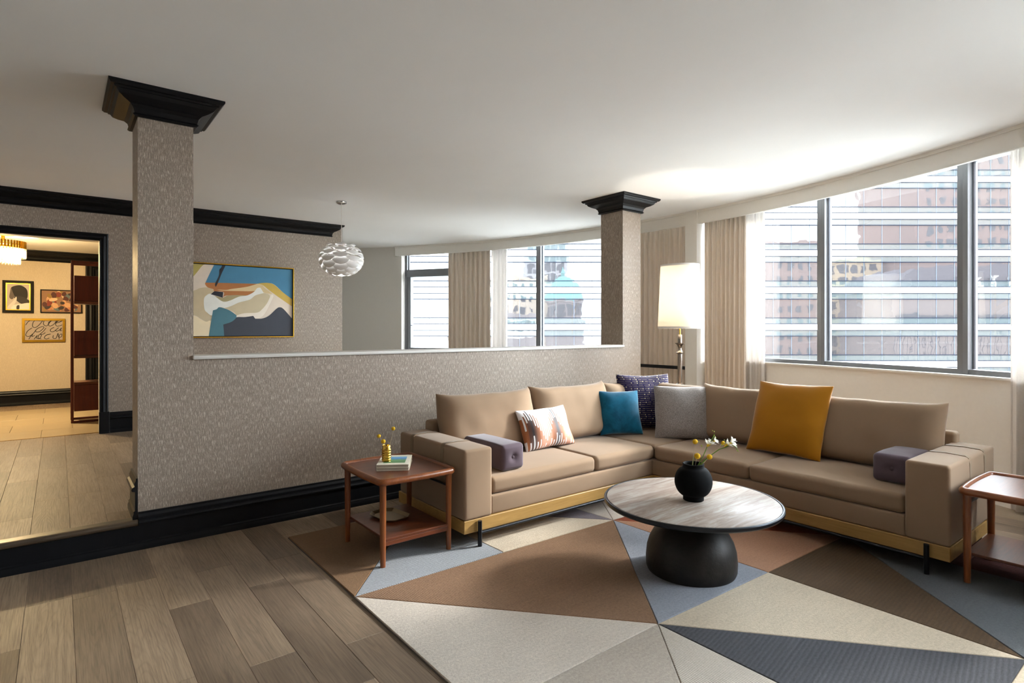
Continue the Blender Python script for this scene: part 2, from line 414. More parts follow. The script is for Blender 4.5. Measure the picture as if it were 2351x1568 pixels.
Mt['vase'] = plain('matte_black_ceramic', '#090a0c', .85, var=.15, bump=.1, bs=120, spec=.15)
def m_sheer():
    t = NT('linen_sheer'); v = t.coord('Object', (60, 60, 420)); n = t.noise(v, 1.0, 2)
    col = t.mix(n, lin('#dcd7d2'), lin('#f0ece9')); df = t.n('ShaderNodeBsdfDiffuse', {'Color': col}); tl = t.n('ShaderNodeBsdfTranslucent', {'Color': col}); tr = t.n('ShaderNodeBsdfTransparent')
    a_ = t.n('ShaderNodeMixShader', {0: .32, 1: df.outputs[0], 2: tl.outputs[0]}); b_ = t.n('ShaderNodeMixShader', {0: .06, 1: a_.outputs[0], 2: tr.outputs[0]})
    t.t.links.new(b_.outputs[0], t.out.inputs[0]); return t.m
Mt['sheer'] = m_sheer()
def m_translucent(name, h, k=.5):
    t = NT(name); c = lin(h); df = t.n('ShaderNodeBsdfDiffuse', {'Color': c}); tl = t.n('ShaderNodeBsdfTranslucent', {'Color': c})
    a_ = t.n('ShaderNodeMixShader', {0: k, 1: df.outputs[0], 2: tl.outputs[0]}); t.t.links.new(a_.outputs[0], t.out.inputs[0]); return t.m
Mt['shade'] = m_translucent('linen_lamp_shade', '#f0ebe2', .36)
Mt['petal'] = plain('white_lacquer_petal', '#e9e8e6', .3, var=.02)
Mt['bulb'] = emit('lit_bulb', '#fff0d8', 30)
Mt['bulbc'] = emit('chandelier_bulb', '#ffe2ae', 9)
Mt['bulbw'] = emit('lit_bulb_white', '#ffffff', 14)

# ================================================================ ROOM SHELL
ZC = 3.02; ZU = 0.19; YP = 4.49; YW = 4.505; YB = 8.55; XL = -3.2; YN = -4.2
arc_pts = lambda R, a0, a1, n: [A(R, a0 + (a1 - a0) * i / n) for i in range(n + 1)]
GW0 = (5.14, 9.93)           # window end of the grey wall
GW1 = (3.42, 11.78)          # its far end
# lower floor
poly = [(XL, YN), (-.3, YN)] + arc_pts(9.3, -76.5, -1.5, 48) + [(6.9, YW + .1), (XL, YW + .1)]
floor = struct(MB().prism(poly, -.12, -.008), 'floor', Mt['subfloor'], smooth=0)
# planks ------------------------------------------------------------
def plank_mesh(wd, ln, th=.008):
    m = MB(); c = .0016; x, y = wd / 2, ln / 2
    m.add([(-x,-y,0),(x,-y,0),(x,y,0),(-x,y,0),(-x,-y,th-c),(x,-y,th-c),(x,y,th-c),(-x,y,th-c),(-x+c,-y+c,th),(x-c,-y+c,th),(x-c,y-c,th),(-x+c,y-c,th)],
          [(0,3,2,1),(0,1,5,4),(1,2,6,5),(2,3,7,6),(3,0,4,7),(4,5,9,8),(5,6,10,9),(6,7,11,10),(7,4,8,11),(8,9,10,11)])
    me = bpy.data.meshes.new('plank'); me.from_pydata(m.v, [], m.f); me.materials.append(Mt['plank']); return me
PW, PL = .1955, 1.22
pm_cache = {}
def lay(parent, x0, x1, y0, y1, z, skip=None, clip=None):
    n = 0; k0 = math.floor((x0 - .057) / PW); k1 = math.ceil((x1 - .057) / PW)
    pz = sum((Vector(parent.location)[2],))
    for k in range(k0, k1):
        xa, xb = max(x0, .057 + k * PW), min(x1, .057 + (k + 1) * PW)
        if xb - xa < .02: continue
        r = random.Random(k * 77 + int(z * 100)); ys = y0 - r.random() * PL
        while ys < y1:
            a, b = max(ys, y0), min(ys + PL, y1); ys += PL
            if b - a < .03: continue
            if skip and skip((xa + xb) / 2, a, b): continue
            wd, ln = round(xb - xa, 3), round(b - a, 3); key = (wd, ln)
            if key not in pm_cache: pm_cache[key] = plank_mesh(wd - .0006, ln - .0006)
            o = bpy.data.objects.new('plank', pm_cache[key]); COL.objects.link(o); o.parent = parent
            o.location = Vector(((xa + xb) / 2, (a + b) / 2, z)) - Vector(parent.location); n += 1
    return n
def skip_low(x, a, b):
    if 1.35 < x < 4.85 and a > -.45 and b < 4.0: return True
    if x > 5.0:
        mx = max(abs(a - ACY), abs(b - ACY)); lim = ACX + math.sqrt(max(0, 9.18 ** 2 - mx ** 2))
        return x + .1 > lim
    if x > 1.35 and x <= 5.0 and a < -.5: return True
    return False
lay(floor, -1.7, 6.9, -1.2, YP + .02, -.008, skip_low)
# upper floor
poly = [(XL, YW + .004), (6.95, YW + .004)] + arc_pts(9.3, -1.8, 36, 26) + [GW0, GW1, (3.42, 12.65), (XL, 12.65)]
upper = struct(MB().prism(poly, -.12, ZU - .008), 'floor_upper', Mt['subfloor'], smooth=0)
lay(upper, -1.6, 2.2, YW - .005, YB + .07, ZU - .008)
lay(upper, -1.6, 1.2, 11.75, 12.49, ZU - .008)
# foyer tiles
tm = {}
for i in range(-4, 3):
    for j in range(5):
        x0 = -.165 + i * .61 + (.0 if j % 2 == 0 else .305) - .0; y0 = 8.645 + j * .62
        lo, hi = (x0 + .002, y0 + .002, 0), (x0 + .608, min(y0 + .618, 11.745), .008)
        if 'm' not in tm or j == 4:
            o = MB().bbox((-.303, -(hi[1]-lo[1])/2, 0), (.303, (hi[1]-lo[1])/2, .008), .0015).build('tile', Mt['tile'], upper, loc=(0, 0, 0), smooth=0)
            if j < 4: tm['m'] = o.data
        else:
            o = bpy.data.objects.new('tile', tm['m']); COL.objects.link(o); o.parent = upper
        o.location = Vector(((lo[0] + hi[0]) / 2, (lo[1] + hi[1]) / 2, ZU - .008)) - Vector(upper.location)
MB().box((-1.58, 8.625, ZU - .008), (.385, 8.645, ZU + .003)).build('threshold', Mt['brass'], upper, smooth=0)
# ceiling
poly = [(XL - .15, YN - .15), (-.2, YN - .15)] + arc_pts(9.45, -77, 36, 70) + [(5.3, 10.1), (3.5, 12.0), (3.5, 12.8), (XL - .15, 12.8)]
ceiling = struct(MB().prism(poly, ZC, ZC + .2), 'ceiling', Mt['ceiling'], smooth=0)
# walls
struct(MB().box((XL - .15, YN - .15, -.12), (XL, 12.8, ZC)), 'wall_left', Mt['greywall'], smooth=0)
struct(MB().box((XL, YN - .15, -.12), (-.15, YN, ZC)), 'wall_rear', Mt['greywall'], smooth=0)
wb = thing('wall_back', 'taupe wallpapered wall with doorway', None, (0, YB, ZU)); del wb['label']; wb['kind'] = 'structure'
DX0, DX1, DZ = -1.58, .385, 2.52
for lo, hi in (((XL, YB, ZU), (DX0, YB + .15, ZC)), ((DX0, YB, DZ), (DX1, YB + .15, ZC)), ((DX1, YB, ZU), (3.42, YB + .15, ZC))):
    MB().box(lo, hi).build('wall_panel', Mt['paper'], wb, smooth=0)
gw = MB().prism([GW0, GW1, (GW1[0] + .1, GW1[1] + .1), (GW0[0] + .12, GW0[1] + .1)], ZU, ZC); struct(gw, 'wall_grey', Mt['greywall'], smooth=0)
struct(MB().box((3.3, YB + .15, ZU), (3.42, 12.65, ZC)), 'wall_alcove', Mt['greywall'], smooth=0)
# partition and columns
XA, XB2, CW = .409, 5.535, .325
part = thing('wall_partition', None, None, (XA, YW, 0), kind='structure')
MB().box((XA + CW, YW, 0), (XB2 - CW, YW + .2, 1.243)).build('low_wall', Mt['paper'], part, smooth=0)
for x in (XA, XB2 - CW):
    MB().box((x, YW, 0), (x + CW, YW + CW + .02, ZC)).build('column', Mt['paper'], part, smooth=0)
MB().bbox((XA + CW - .003, YW - .028, 1.240), (XB2 - CW + .004, YW + .225, 1.268), .008, 2).build('cap_rail', Mt['white'], part)
CROWN = [(0, .170), (.018, .170), (.029, .160), (.018, .148), (.022, .142), (.028, .118), (.046, .098), (.08, .084), (.11, .066), (.124, .044), (.134, .042), (.139, .030), (.155, .028), (.168, .014), (.168, 0), (0, 0)]
crown = lambda top, k=1.0: [(o * k, top - z) for (o, z) in CROWN]
for n_, x in ((1, XA), (2, XB2 - CW)):
    m = MB().sweep([(x, YW), (x + CW, YW), (x + CW, YW + CW + .02), (x, YW + CW + .02)], crown(ZC), True, 1)
    struct(m, 'trim_%d' % n_, Mt['black'], smooth=25)
struct(MB().sweep([(XL, YB), (3.235, YB), (3.235, YB + .1)], crown(ZC, .95), False, 1), 'trim_3', Mt['black'], smooth=25)
# baseboards
BASE = [(0, 0), (.026, 0), (.026, .022), (.02, .042), (.022, .048), (.014, .056), (.014, .166), (.03, .170), (.033, .18), (.028, .19), (.016, .197), (.018, .215), (.010, .232), (.010, .244), (0, .245)]
base = lambda z, k=1.0: [(o * k, z + q * k) for (o, q) in BASE]
struct(MB().sweep([(XA + .003, YW), (XB2, YW), (XB2, YW + .34)], base(0), False, 1), 'baseboard_partition', Mt['black'], smooth=25)
struct(MB().sweep([(XL, YW), (XA + .003, YW)], BASE[:7] + [(0, .166)], False, 1), 'baseboard_step', Mt['black'], smooth=25)
nos = [(0, .160), (.02, .160), (.036, .166), (.044, .178), (.042, .190), (.03, .198), (0, .199), (-.06, .199), (-.06, .16)]
struct(MB().sweep([(XL, YW), (XA - .002, YW)], nos, False, 1), 'trim_4', Mt['nosing'], smooth=50)
struct(MB().sweep([(XA, YW + CW + .02), (XA, YW - .005)], base(ZU + .004, 1.12), False, 1), 'baseboard_column', Mt['black'], smooth=25)
struct(MB().sweep([(DX1 + .105, YB), (3.42, YB)], base(ZU, 1.02), False, 1), 'baseboard_back', Mt['black'], smooth=25)
# doorway casing
d1 = thing('door_1', None, None, (DX1, YB, ZU), kind='structure')
CAS = [(0, 0), (.002, .022), (.012, .03), (.022, .022), (.034, .034), (.05, .03), (.06, .02), (.075, .026), (.088, .02), (.09, 0)]
def casing(parent, x0, x1, z0, z1, y, mat, sgn=-1, k=1.0):
    # profile swept round the opening (left side, head, right side)
    P_ = [(x0, z0), (x0, z1), (x1, z1), (x1, z0)]; out = [(-1, 0), (-1, 1), (1, 1), (1, 0)]; m = MB(); n = len(CAS); v = []; f = []
    for (px, pz), (ox, oz) in zip(P_, out):
        for (o, t_) in CAS: v.append((px + ox * o * k, y + sgn * t_ * k, pz + oz * o * k))
    for i in range(3):
        for q in range(n - 1): f.append((i*n+q, (i+1)*n+q, (i+1)*n+q+1, i*n+q+1))
    m.add(v, f); return m.build('casing', mat, parent, smooth=25)
casing(d1, DX0, DX1, ZU, DZ, YB, Mt['black'])
for x in (DX1 - .004, DX0 - .1):
    MB().bbox((x, YB - .038, ZU), (x + .104, YB, ZU + .26), .003).build('plinth_block', Mt['black'], d1, smooth=0)
MB().box((DX1 - .001, YB, ZU), (DX1 + .012, YB + .15, DZ)).build('jamb', Mt['white'], d1, smooth=0)
MB().box((DX0 - .012, YB, ZU), (DX0, YB + .15, DZ)).build('jamb', Mt['white'], d1, smooth=0)
MB().box((DX0, YB, DZ - .002), (DX1, YB + .15, DZ + .012)).build('head', Mt['white'], d1, smooth=0)
# foyer
YF = 12.5; ZF = 2.76
struct(MB().box((XL, YF, ZU), (3.3, YF + .15, ZC)), 'wall_foyer', Mt['paper_foyer'], smooth=0)
struct(MB().box((XL, YB + .15, ZF), (3.3, YF, ZF + .06)), 'ceiling_foyer', Mt['ceiling'], smooth=0)
struct(MB().sweep([(XL, YF), (3.3, YF)], crown(ZF, 1.0), False, 1), 'trim_5', Mt['black'], smooth=25)
struct(MB().sweep([(XL, YF), (.36, YF)], base(ZU, 1.0), False, 1), 'baseboard_foyer', Mt['black'], smooth=25)
d2 = thing('door_2', None, None, (.52, YF, ZU), kind='structure')
casing(d2, .50, 1.45, ZU, 2.5, YF, Mt['black'], -1, 1.5)
MB().bbox((.5, YF - .012, ZU), (1.45, YF, 2.5), .003).build('door_leaf', Mt['black'], d2, smooth=0)

# ---------------------------------------------------------------- curved window wall
struct(MB().arc(9.14, 9.42, 36.2, -77.5, -.12, 1.035), 'wall_window', Mt['winwall'], smooth=30)
struct(MB().arc(9.14, 9.42, -45, -77.5, 1.035, 2.95), 'wall_light_block', Mt['winwall'], smooth=30)  # unseen wall added instead of glazing, keeps daylight off the left side
struct(MB().arc(9.2, 9.42, 36.2, -77.5, 2.95, ZC + .02), 'wall_lintel', Mt['winwall'], smooth=30)
struct(MB().arc(9.10, 9.30, 34.9, -45, 1.035, 1.052), 'trim_6', Mt['white'], smooth=30)
struct(MB().arc(9.15, 9.45, 34.75, 36.3, ZU, ZC), 'wall_reveal', Mt['white'], smooth=30)
pel = MB().arc(8.925, 8.955, 35.0, -77, 2.842, ZC); pel.arc(8.91, 8.93, 35.0, -77, ZC - .03, ZC); pel.arc(8.918, 8.93, 35.0, -77, 2.842, 2.852)
struct(pel, 'trim_7', Mt['white'], smooth=30)
struct(MB().arc(8.955, 9.2, 35.0, 34.6, 2.842, ZC, 1), 'trim_8', Mt['white'], smooth=30)
struct(MB().arc(8.90, 9.2, -1.32, -2.50, 0, ZC, 1), 'wall_pilaster', Mt['white'], smooth=30)
marks = [34.6, 28.2, 17.0, 6.5, -1.9, -11.95, -20.95, -31, -38, -45]
WZ0, WZ1 = 1.05, 2.97
def bar(p, q, z0, z1, r_in, r_out, mb):
    """box between two 2D points, thickness along the radial direction"""
    p, q = Vector(p), Vector(q); d = (q - p).normalized(); n_ = Vector((d.y, -d.x)); c = Vector((ACX, ACY))
    if n_.dot(p - c) < 0: n_ = -n_
    v = []
    for z in (z0, z1):
        for s_, t_ in ((p, r_in), (q, r_in), (q, r_out), (p, r_out)):
            r_ = s_ + n_ * t_; v.append((r_.x, r_.y, z))
    return mb.add(v, [(0,1,2,3),(7,6,5,4),(0,4,5,1),(1,5,6,2),(2,6,7,3),(3,7,4,0)])
for i in range(len(marks) - 1):
    a0, a1 = marks[i], marks[i + 1]; RG = 9.27
    p, q = Vector(A(RG, a0)), Vector(A(RG, a1)); d = (q - p).normalized()
    wn = thing('window_%d' % (i + 1), None, None, ((p.x + q.x) / 2, (p.y + q.y) / 2, WZ0), kind='structure')
    z0 = WZ0
    bar(p, q, z0, z0 + .045, -.05, .05, MB()).build('bottom_rail', Mt['frame'], wn, smooth=0)
    bar(p, q, WZ1 - .04, WZ1, -.05, .05, MB()).build('top_rail', Mt['frame'], wn, smooth=0)
    bar(p, p + d * .05, z0, WZ1, -.06, .05, MB()).build('mullion', Mt['frame'], wn, smooth=0)
    bar(q - d * .05, q, z0, WZ1, -.06, .05, MB()).build('mullion', Mt['frame'], wn, smooth=0)
    bar(p + d * .055, p + d * .062, z0 + .05, WZ1 - .04, -.012, .012, MB()).build('gasket', Mt['steel'], wn, smooth=0)
    if i == 0:
        bar(p, q, 2.46, 2.60, -.06, .06, MB()).build('transom', Mt['frame'], wn, smooth=0)
        bar(p + d * .05, p + d * .12, z0, 2.46, -.05, .05, MB()).build('sash_stile', Mt['frame'], wn, smooth=0)
        bar(p, q, 1.52, 1.53, -.04, -.02, MB()).build('sash_rail', Mt['frame'], wn, smooth=0)
    bar(p + d * .05, q - d * .05, z0 + .045, WZ1 - .04, -.003, .003, MB()).build('pane', Mt['glass'], wn, smooth=0)

# ---------------------------------------------------------------- outside
ext = lambda f, s_, z: CAM * 0 + FW * f + RT * s_ + Vector((0, 0, z))
def fac_mirror(name, tint, refl, hazec, haze):
    t = NT(name); oi = t.n('ShaderNodeObjectInfo'); tc = t.n('ShaderNodeTexCoord')
    off = t.n('ShaderNodeVectorMath', {0: (40, 23, 11)}, operation='SCALE'); t.set(off, 'Scale', oi.outputs['Random'])
    ad = t.n('ShaderNodeVectorMath', {0: tc.outputs['Object'], 1: off.outputs[0]}, operation='ADD')
    nz = t.noise(ad.outputs[0], .55, 2, .5); bp = t.bump(nz, .10, .06)
    gl = t.n('ShaderNodeBsdfGlossy', {'Color': (*[c * refl for c in tint], 1), 'Roughness': .015, 'Normal': bp}); df = t.n('ShaderNodeBsdfDiffuse', {'Color': (*hazec, 1)})
    mx = t.n('ShaderNodeMixShader', {0: haze, 1: gl.outputs[0], 2: df.outputs[0]}); t.t.links.new(mx.outputs[0], t.out.inputs[0]); return t.m
Mt['vision'] = fac_mirror('mirror_vision_glass', (1.0, .98, .98), .075, (.50, .47, .50), .032)
Mt['tealband'] = fac_mirror('mirror_teal_glass', (.95, 1.0, .97), .078, (.46, .56, .58), .05)
Mt['spandrel'] = plain('white_spandrel_panel', '#d8d8e0', .5, var=.02)
Mt['facline'] = plain('facade_transom', '#12161f', .9, 0, spec=.05)
Mt['facjoint'] = plain('facade_joint', '#454b57', .9, 0, spec=.05)
FD = 58.0; FLH = 3.73; zp = lambda y: 1.45 + (756 - y) * FD / 1320
fac = thing('office_facade', 'mirrored glass office building with white bands opposite the windows', 'building', ext(FD, 14, -22), (0, 0, YAW))
ZB = -22; xoff = 14
def fl(m, name, mat, **k): return m.build(name, mat, fac, loc=(0, 0, 0), smooth=0, **k)
S0, S1 = -24 - xoff, 66 - xoff
COLW = 41.6 * FD / 1320
xj0 = (1942 - 1175.5) * FD / 1320 - xoff
k0 = math.ceil((S0 - xj0) / COLW); k1 = math.floor((S1 - xj0) / COLW)
zs0 = zp(758) - ZB      # bottom of a white band, local z
vis_src = None; rest = MB(); nvis = 0
for fi in range(-6, 6):
    zb = zs0 + fi * FLH
    fl(MB().box((S0, 0, zb), (S1, .3, zb + .64)), 'spandrel_band', Mt['spandrel'])
    fl(MB().box((S0, .02, zb + .64), (S1, .3, zb + .64 + .60)), 'teal_band', Mt['tealband'])
    fl(MB().box((S0, .02, zb - .60), (S1, .3, zb)), 'teal_band', Mt['tealband'])
    for z in (zb - .60, zb, zb + .64, zb + 1.24):
        fl(MB().box((S0, -.06, z - .035), (S1, .1, z + .035)), 'transom', Mt['facline'])
    v0, v1 = zb + 1.24, zb + FLH - .60
    for k in range(k0, k1):
        xa = xj0 + k * COLW; xm = xa + COLW / 2 + xoff; zc_ = (v0 + v1) / 2 + ZB
        near = (-14 < xm < 12 or 22 < xm < 54) and -6 < zc_ < 21
        if near:
            nvis += 1
            if vis_src is None:
                vis_src = MB().box((-COLW / 2, 0, -(v1 - v0) / 2), (COLW / 2, .05, (v1 - v0) / 2)).build('pane', Mt['vision'], fac, loc=(0, 0, 0), smooth=0); o = vis_src
            else:
                o = inst(vis_src, 'pane', fac, (0, 0, 0))
            o.location = (xa + COLW / 2, .04, (v0 + v1) / 2); r = random.Random(nvis)
            o.rotation_euler = (rad(r.uniform(-.12, .12)), 0, rad(r.uniform(-.12, .12)))
        else:
            rest.box((xa, .04, v0), (xa + COLW, .09, v1))
fl(rest, 'far_panes', Mt['vision'], kind='stuff')
for k in range(k0, k1 + 1):
    x = xj0 + k * COLW
    fl(MB().box((x - .014, -.006, 0), (x + .014, .06, zs0 + 5.5 * FLH)), 'joint', Mt['facjoint'])
fl(MB().box((S0, .3, 0), (S1, 12, zs0 + 5.5 * FLH)), 'core', Mt['spandrel'])

struct(MB().box((-260, -260, -22.4), (260, 260, -22)), 'ground_street', plain('pale_concrete', '#c4c2bd', .9, var=.1, vs_=.3), smooth=0)
MWIN = plain('dark_window', '#3a3d45', .25)
def tower(name, label, f, s0, s1, depth, z1, h, floors_h, win_w, gap, colr, top=None, wz=.5):
    t_ = thing(name, label, 'building', ext(f, (s0 + s1) / 2, -22), (0, 0, YAW))
    W = s1 - s0; H = z1 + 22; mw = plain(name + '_wall', colr, .85, var=.06, vs_=.6)
    MB().box((-W/2, -depth, 0), (W/2, 0, H)).build('wall', mw, t_, loc=(0, 0, 0), smooth=0)
    MB().box((-W/2 - .4, -depth - .4, H), (W/2 + .4, .4, H + .9)).build('cornice', mw, t_, loc=(0, 0, 0), smooth=0)
    nx = int((W - gap) / (win_w + gap)); mg = (W - nx * win_w - (nx - 1) * gap) / 2; nf = int(H / floors_h); src = None; cnt = 0
    lowest = max(0, nf - 9)
    for j in range(nf - 1, lowest - 1, -1):
        for i in range(nx):
            if cnt >= 160: break
            lc = (-W/2 + mg + i * (win_w + gap) + win_w / 2, .03, H - (nf - j - .45) * floors_h)
            if src is None:
                src = MB().box((-win_w/2, -.05, -floors_h * wz / 2), (win_w/2, .05, floors_h * wz / 2)).build('window', MWIN, t_, loc=lc, smooth=0)
            else: inst(src, 'window', t_, lc)
            cnt += 1
    return t_
tower('brick_tower', 'tall pink brown brick tower mirrored at the right of the facade', -30, 103, 140, 25, 54, 0, 3.6, 1.5, 1.6, '#8a6f66')
tower('brick_block', 'brown brick block mirrored behind the left window mullion', -25, 62.5, 76, 18, 22, 0, 3.4, 1.0, 1.5, '#8f766c')
tower('cream_block', 'cream office block mirrored between the brick block and the tower', -42, 81, 101, 18, 20, 0, 3.3, 1.7, .9, '#d9c19c', None, .62)
tower('stone_block', 'pale stone block with rows of windows mirrored beside the turret', -32, -16, 9.0, 16, 14, 0, 3.0, .9, 1.2, '#cbb9a4')
tower('grey_tower', 'pale grey tower mirrored far behind the turret', -75, 4, 19, 16, 38, 0, 3.6, 2.2, .4, '#a9a8ac', None, .7)
t_ = thing('dark_hall', 'low brown hall with roof vents mirrored at lower right', 'building', ext(-8, 97, -22), (0, 0, YAW))
mh = plain('hall_wall', '#8d7f7a', .85, var=.08, vs_=.5); mr = plain('hall_roof', '#5b555c', .8)
MB().box((-15, -20, 0), (17, 0, 32)).build('wall', mh, t_, loc=(0, 0, 0), smooth=0)
MB().prism([(-16, 32), (18, 32), (16, 38), (-11, 36.5)], -20, .4, 'y').build('roof', mr, t_, loc=(0, 0, 0), smooth=0)
MB().box((-14, -.1, 23.5), (17, .35, 26.6)).build('window_strip', MWIN, t_, loc=(0, 0, 0), smooth=0)
for i in range(4): MB().lathe([(.7, 0), (.7, 2.2), (.9, 2.3), (.9, 2.6)], (-1 + i * 3.6, .9, 32.2), 12).build('vent', Mt['chrome'], t_, loc=(0, 0, 0))
for i in range(38): 
    MB().box((-14.8 + i * .84, -.05, 0), (-14.7 + i * .84, .08, 23)).build('rib', mr, t_, loc=(0, 0, 0), smooth=0)
t_ = thing('turret', 'stone corner turret with green copper dome mirrored in the facade', 'building', ext(-27, 13, -22), (0, 0, YAW))
ms_ = plain('turret_stone', '#8f8584', .85, var=.06, vs_=.6); mc = plain('green_copper', '#5f9a98', .7, var=.1, vs_=1)
MB().lathe([(5.0, 0), (5.0, 24.6), (5.6, 24.9), (5.6, 25.6), (4.4, 25.9), (4.4, 29.9), (4.9, 30.2), (4.9, 30.8)], (0, 0, 0), 12).build('drum', ms_, t_, loc=(0, 0, 0), smooth=20)
MB().lathe([(4.8, 30.8), (4.3, 32.4), (4.2, 33.6), (3.4, 34.8), (1.9, 35.9), (.7, 36.3), (.7, 37.3), (.9, 37.4), (.3, 38.2), (.02, 39)], (0, 0, 0), 16).build('dome', mc, t_, loc=(0, 0, 0))
for i in range(12):
    a = rad(30 * i + 15); MB().box((-.85, -.15, 0), (.85, .15, 2.7)).xf(Matrix.Rotation(a - rad(90), 4, 'Z')).build('window', MWIN, t_, loc=(4.28 * math.cos(a), 4.28 * math.sin(a), 26.7), smooth=0)
t_ = thing('hotel_base', 'stone lower storeys of this corner building below the windows', 'building', (0, 0, -22))
MB().prism([(XL - .2, YN - .2), (-.1, YN - .2)] + arc_pts(9.55, -77, 37, 60) + [(3.7, 12.2), (3.7, 12.9), (XL - .2, 12.9)], -22, -.125).build('wall', ms_, t_, smooth=0)
MB().prism([(XL - .3, YN - .3), (-.1, YN - .3)] + arc_pts(9.7, -77, 37, 60) + [(3.8, 12.4), (3.8, 13), (XL - .3, 13)], ZC + .205, ZC + 1.3).build('parapet', ms_, t_, smooth=0)

# ---------------------------------------------------------------- curtains
def curtain(name, a0, a1, R, z0, z1, folds, amp, mat, label, seed=0, cat='curtain', thick=.003):
    n = folds * 10; rows = 10; r = random.Random(seed); ph = [r.uniform(-.5, .5) for _ in range(folds + 2)]; am = [r.uniform(.65, 1.1) for _ in range(folds + 2)]
    m = MB(); v = []; f = []
    for j in range(rows + 1):
        z = z1 + (z0 - z1) * j / rows; tt = j / rows
        for i in range(n + 1):
            s_ = i / n * folds; k = int(s_); fr = s_ - k
            k2 = min(k + 1, folds); a_ = am[k] * (1 - fr) + am[k2] * fr; p_ = ph[k] * (1 - fr) + ph[k2] * fr
            wv = math.sin(2 * math.pi * s_ + p_) * .75 + math.sin(4 * math.pi * s_ + p_ * 2 + tt) * .25
            if j == 0: wv = math.sin(2 * math.pi * s_ + p_) * .6 + .4 * math.sin(6 * math.pi * s_)
            aa = a0 + (a1 - a0) * i / n + p_ * .06 * tt
            v.append(A(R + amp * a_ * wv * (.75 + .25 * tt), aa, z))
    for j in range(rows):
        for i in range(n):
            b = j * (n + 1) + i; f.append((b, b + 1, b + n + 2, b + n + 1))
    m.add(v, f); o = m.build(name, mat, None, recalc=False, label=label, cat=cat, smooth=80, group='drapes' if name == 'drape' else 'sheer curtains')
    md = o.modifiers.new('cloth', 'SOLIDIFY'); md.thickness = thick; md.offset = 0
    return o
curtain('drape', 28.3, 22.7, 9.08, ZU + .01, 2.95, 9, .04, Mt['drape'], 'taupe pleated drape seen past the low wall at the far window', 1)
curtain('sheer_curtain', 22.8, 20.7, 9.12, ZU + .01, 2.95, 4, .03, Mt['sheer'], 'white sheer hanging beside the far window drape', 2)
curtain('drape', 5.6, -1.25, 9.05, ZU + .01, 2.95, 13, .035, Mt['drape'], 'taupe drape between the far column and the white pilaster', 3)
curtain('drape', -2.6, -6.5, 9.05, .01, 2.95, 9, .04, Mt['drape'], 'taupe drape right of the white pilaster behind the lamp', 4)
curtain('sheer_curtain', -5.9, -7.95, 9.085, .01, 2.95, 4, .03, Mt['sheer'], 'white sheer left of the large window above the sofa', 5)
curtain('sheer_curtain', -23.95, -28.5, 9.06, .01, 2.95, 8, .03, Mt['sheer'], 'white sheer at the right edge of the large window', 6)
curtain('drape', -28, -31.5, 9.05, .01, 2.95, 8, .035, Mt['drape'], 'taupe drape beyond the right sheer curtain', 7)
hr = MB(); pts = [A(8.93 + .0, a, .93) for a in (5.6, 4, 2, 0, -1.3)]; hr.add([], [])
for z in (0,): hr.arc(8.93, 8.955, 5.6, -1.31, .905, .95, 6)
hr.build('guard_rail', Mt['steel'], None, label='black guard rail in front of the drape beside the far column', cat='rail', smooth=30)

# ================================================================ FURNITURE
# ---- rug
RZ = .012
rug = thing('rug', 'large area rug of coloured triangles under sofa and coffee table', 'rug', (1.25, 4.09, 0))
rc = {'tan': rug_mat('rug_tan', '#75593f', None), 'blue': rug_mat('rug_blue', '#94969a', -66, 80, .2, .6), 'brown': rug_mat('rug_brown', '#7d6049', 95, 85, .26, .93), 'cream': rug_mat('rug_cream', '#b7a894'), 'white': rug_mat('rug_white', '#bfb3a6'),
      'grey': rug_mat('rug_pale_grey', '#a99d91'), 'lblue': rug_mat('rug_light_blue', '#878991'), 'peach': rug_mat('rug_peach', '#9c745b'), 'rust': rug_mat('rug_rust', '#7d3f27'), 'slate': rug_mat('rug_slate', '#47474b', 10, 50, .2, .65),
      'stripe': rug_mat('rug_stripe', '#b9afa2', 90, 95, .12, .7), 'choc': rug_mat('rug_chocolate', '#4d3b29', 4, 50, .25, .8), 'bgrey': rug_mat('rug_blue_grey', '#545659'), 'purple': rug_mat('rug_mauve_grey', '#6d6468'), 'maroon': rug_mat('rug_maroon', '#4c2b28', 70, 40), 'back': plain('rug_edge', '#574f47', .95)}
X0, X1_, X2, X3, X4, X5 = 1.25, 2.24, 3.28, 4.29, 4.29, 5.0
Ap, Bp, Cp, J3, J4, J5 = (1.25, 2.955), (2.255, 2.953), (3.285, 2.935), (2.30, 1.766), (3.30, 1.737), (4.30, 1.71)
T0, T1, T2, T3, T4 = (1.25, 4.09), (2.22, 4.09), (3.2, 4.09), (4.15, 4.09), (5.0, 4.09)
L1, L2, L3, L4, L5 = (1.25, .58), (2.30, .58), (3.31, .58), (4.31, .58), (5.0, .58)
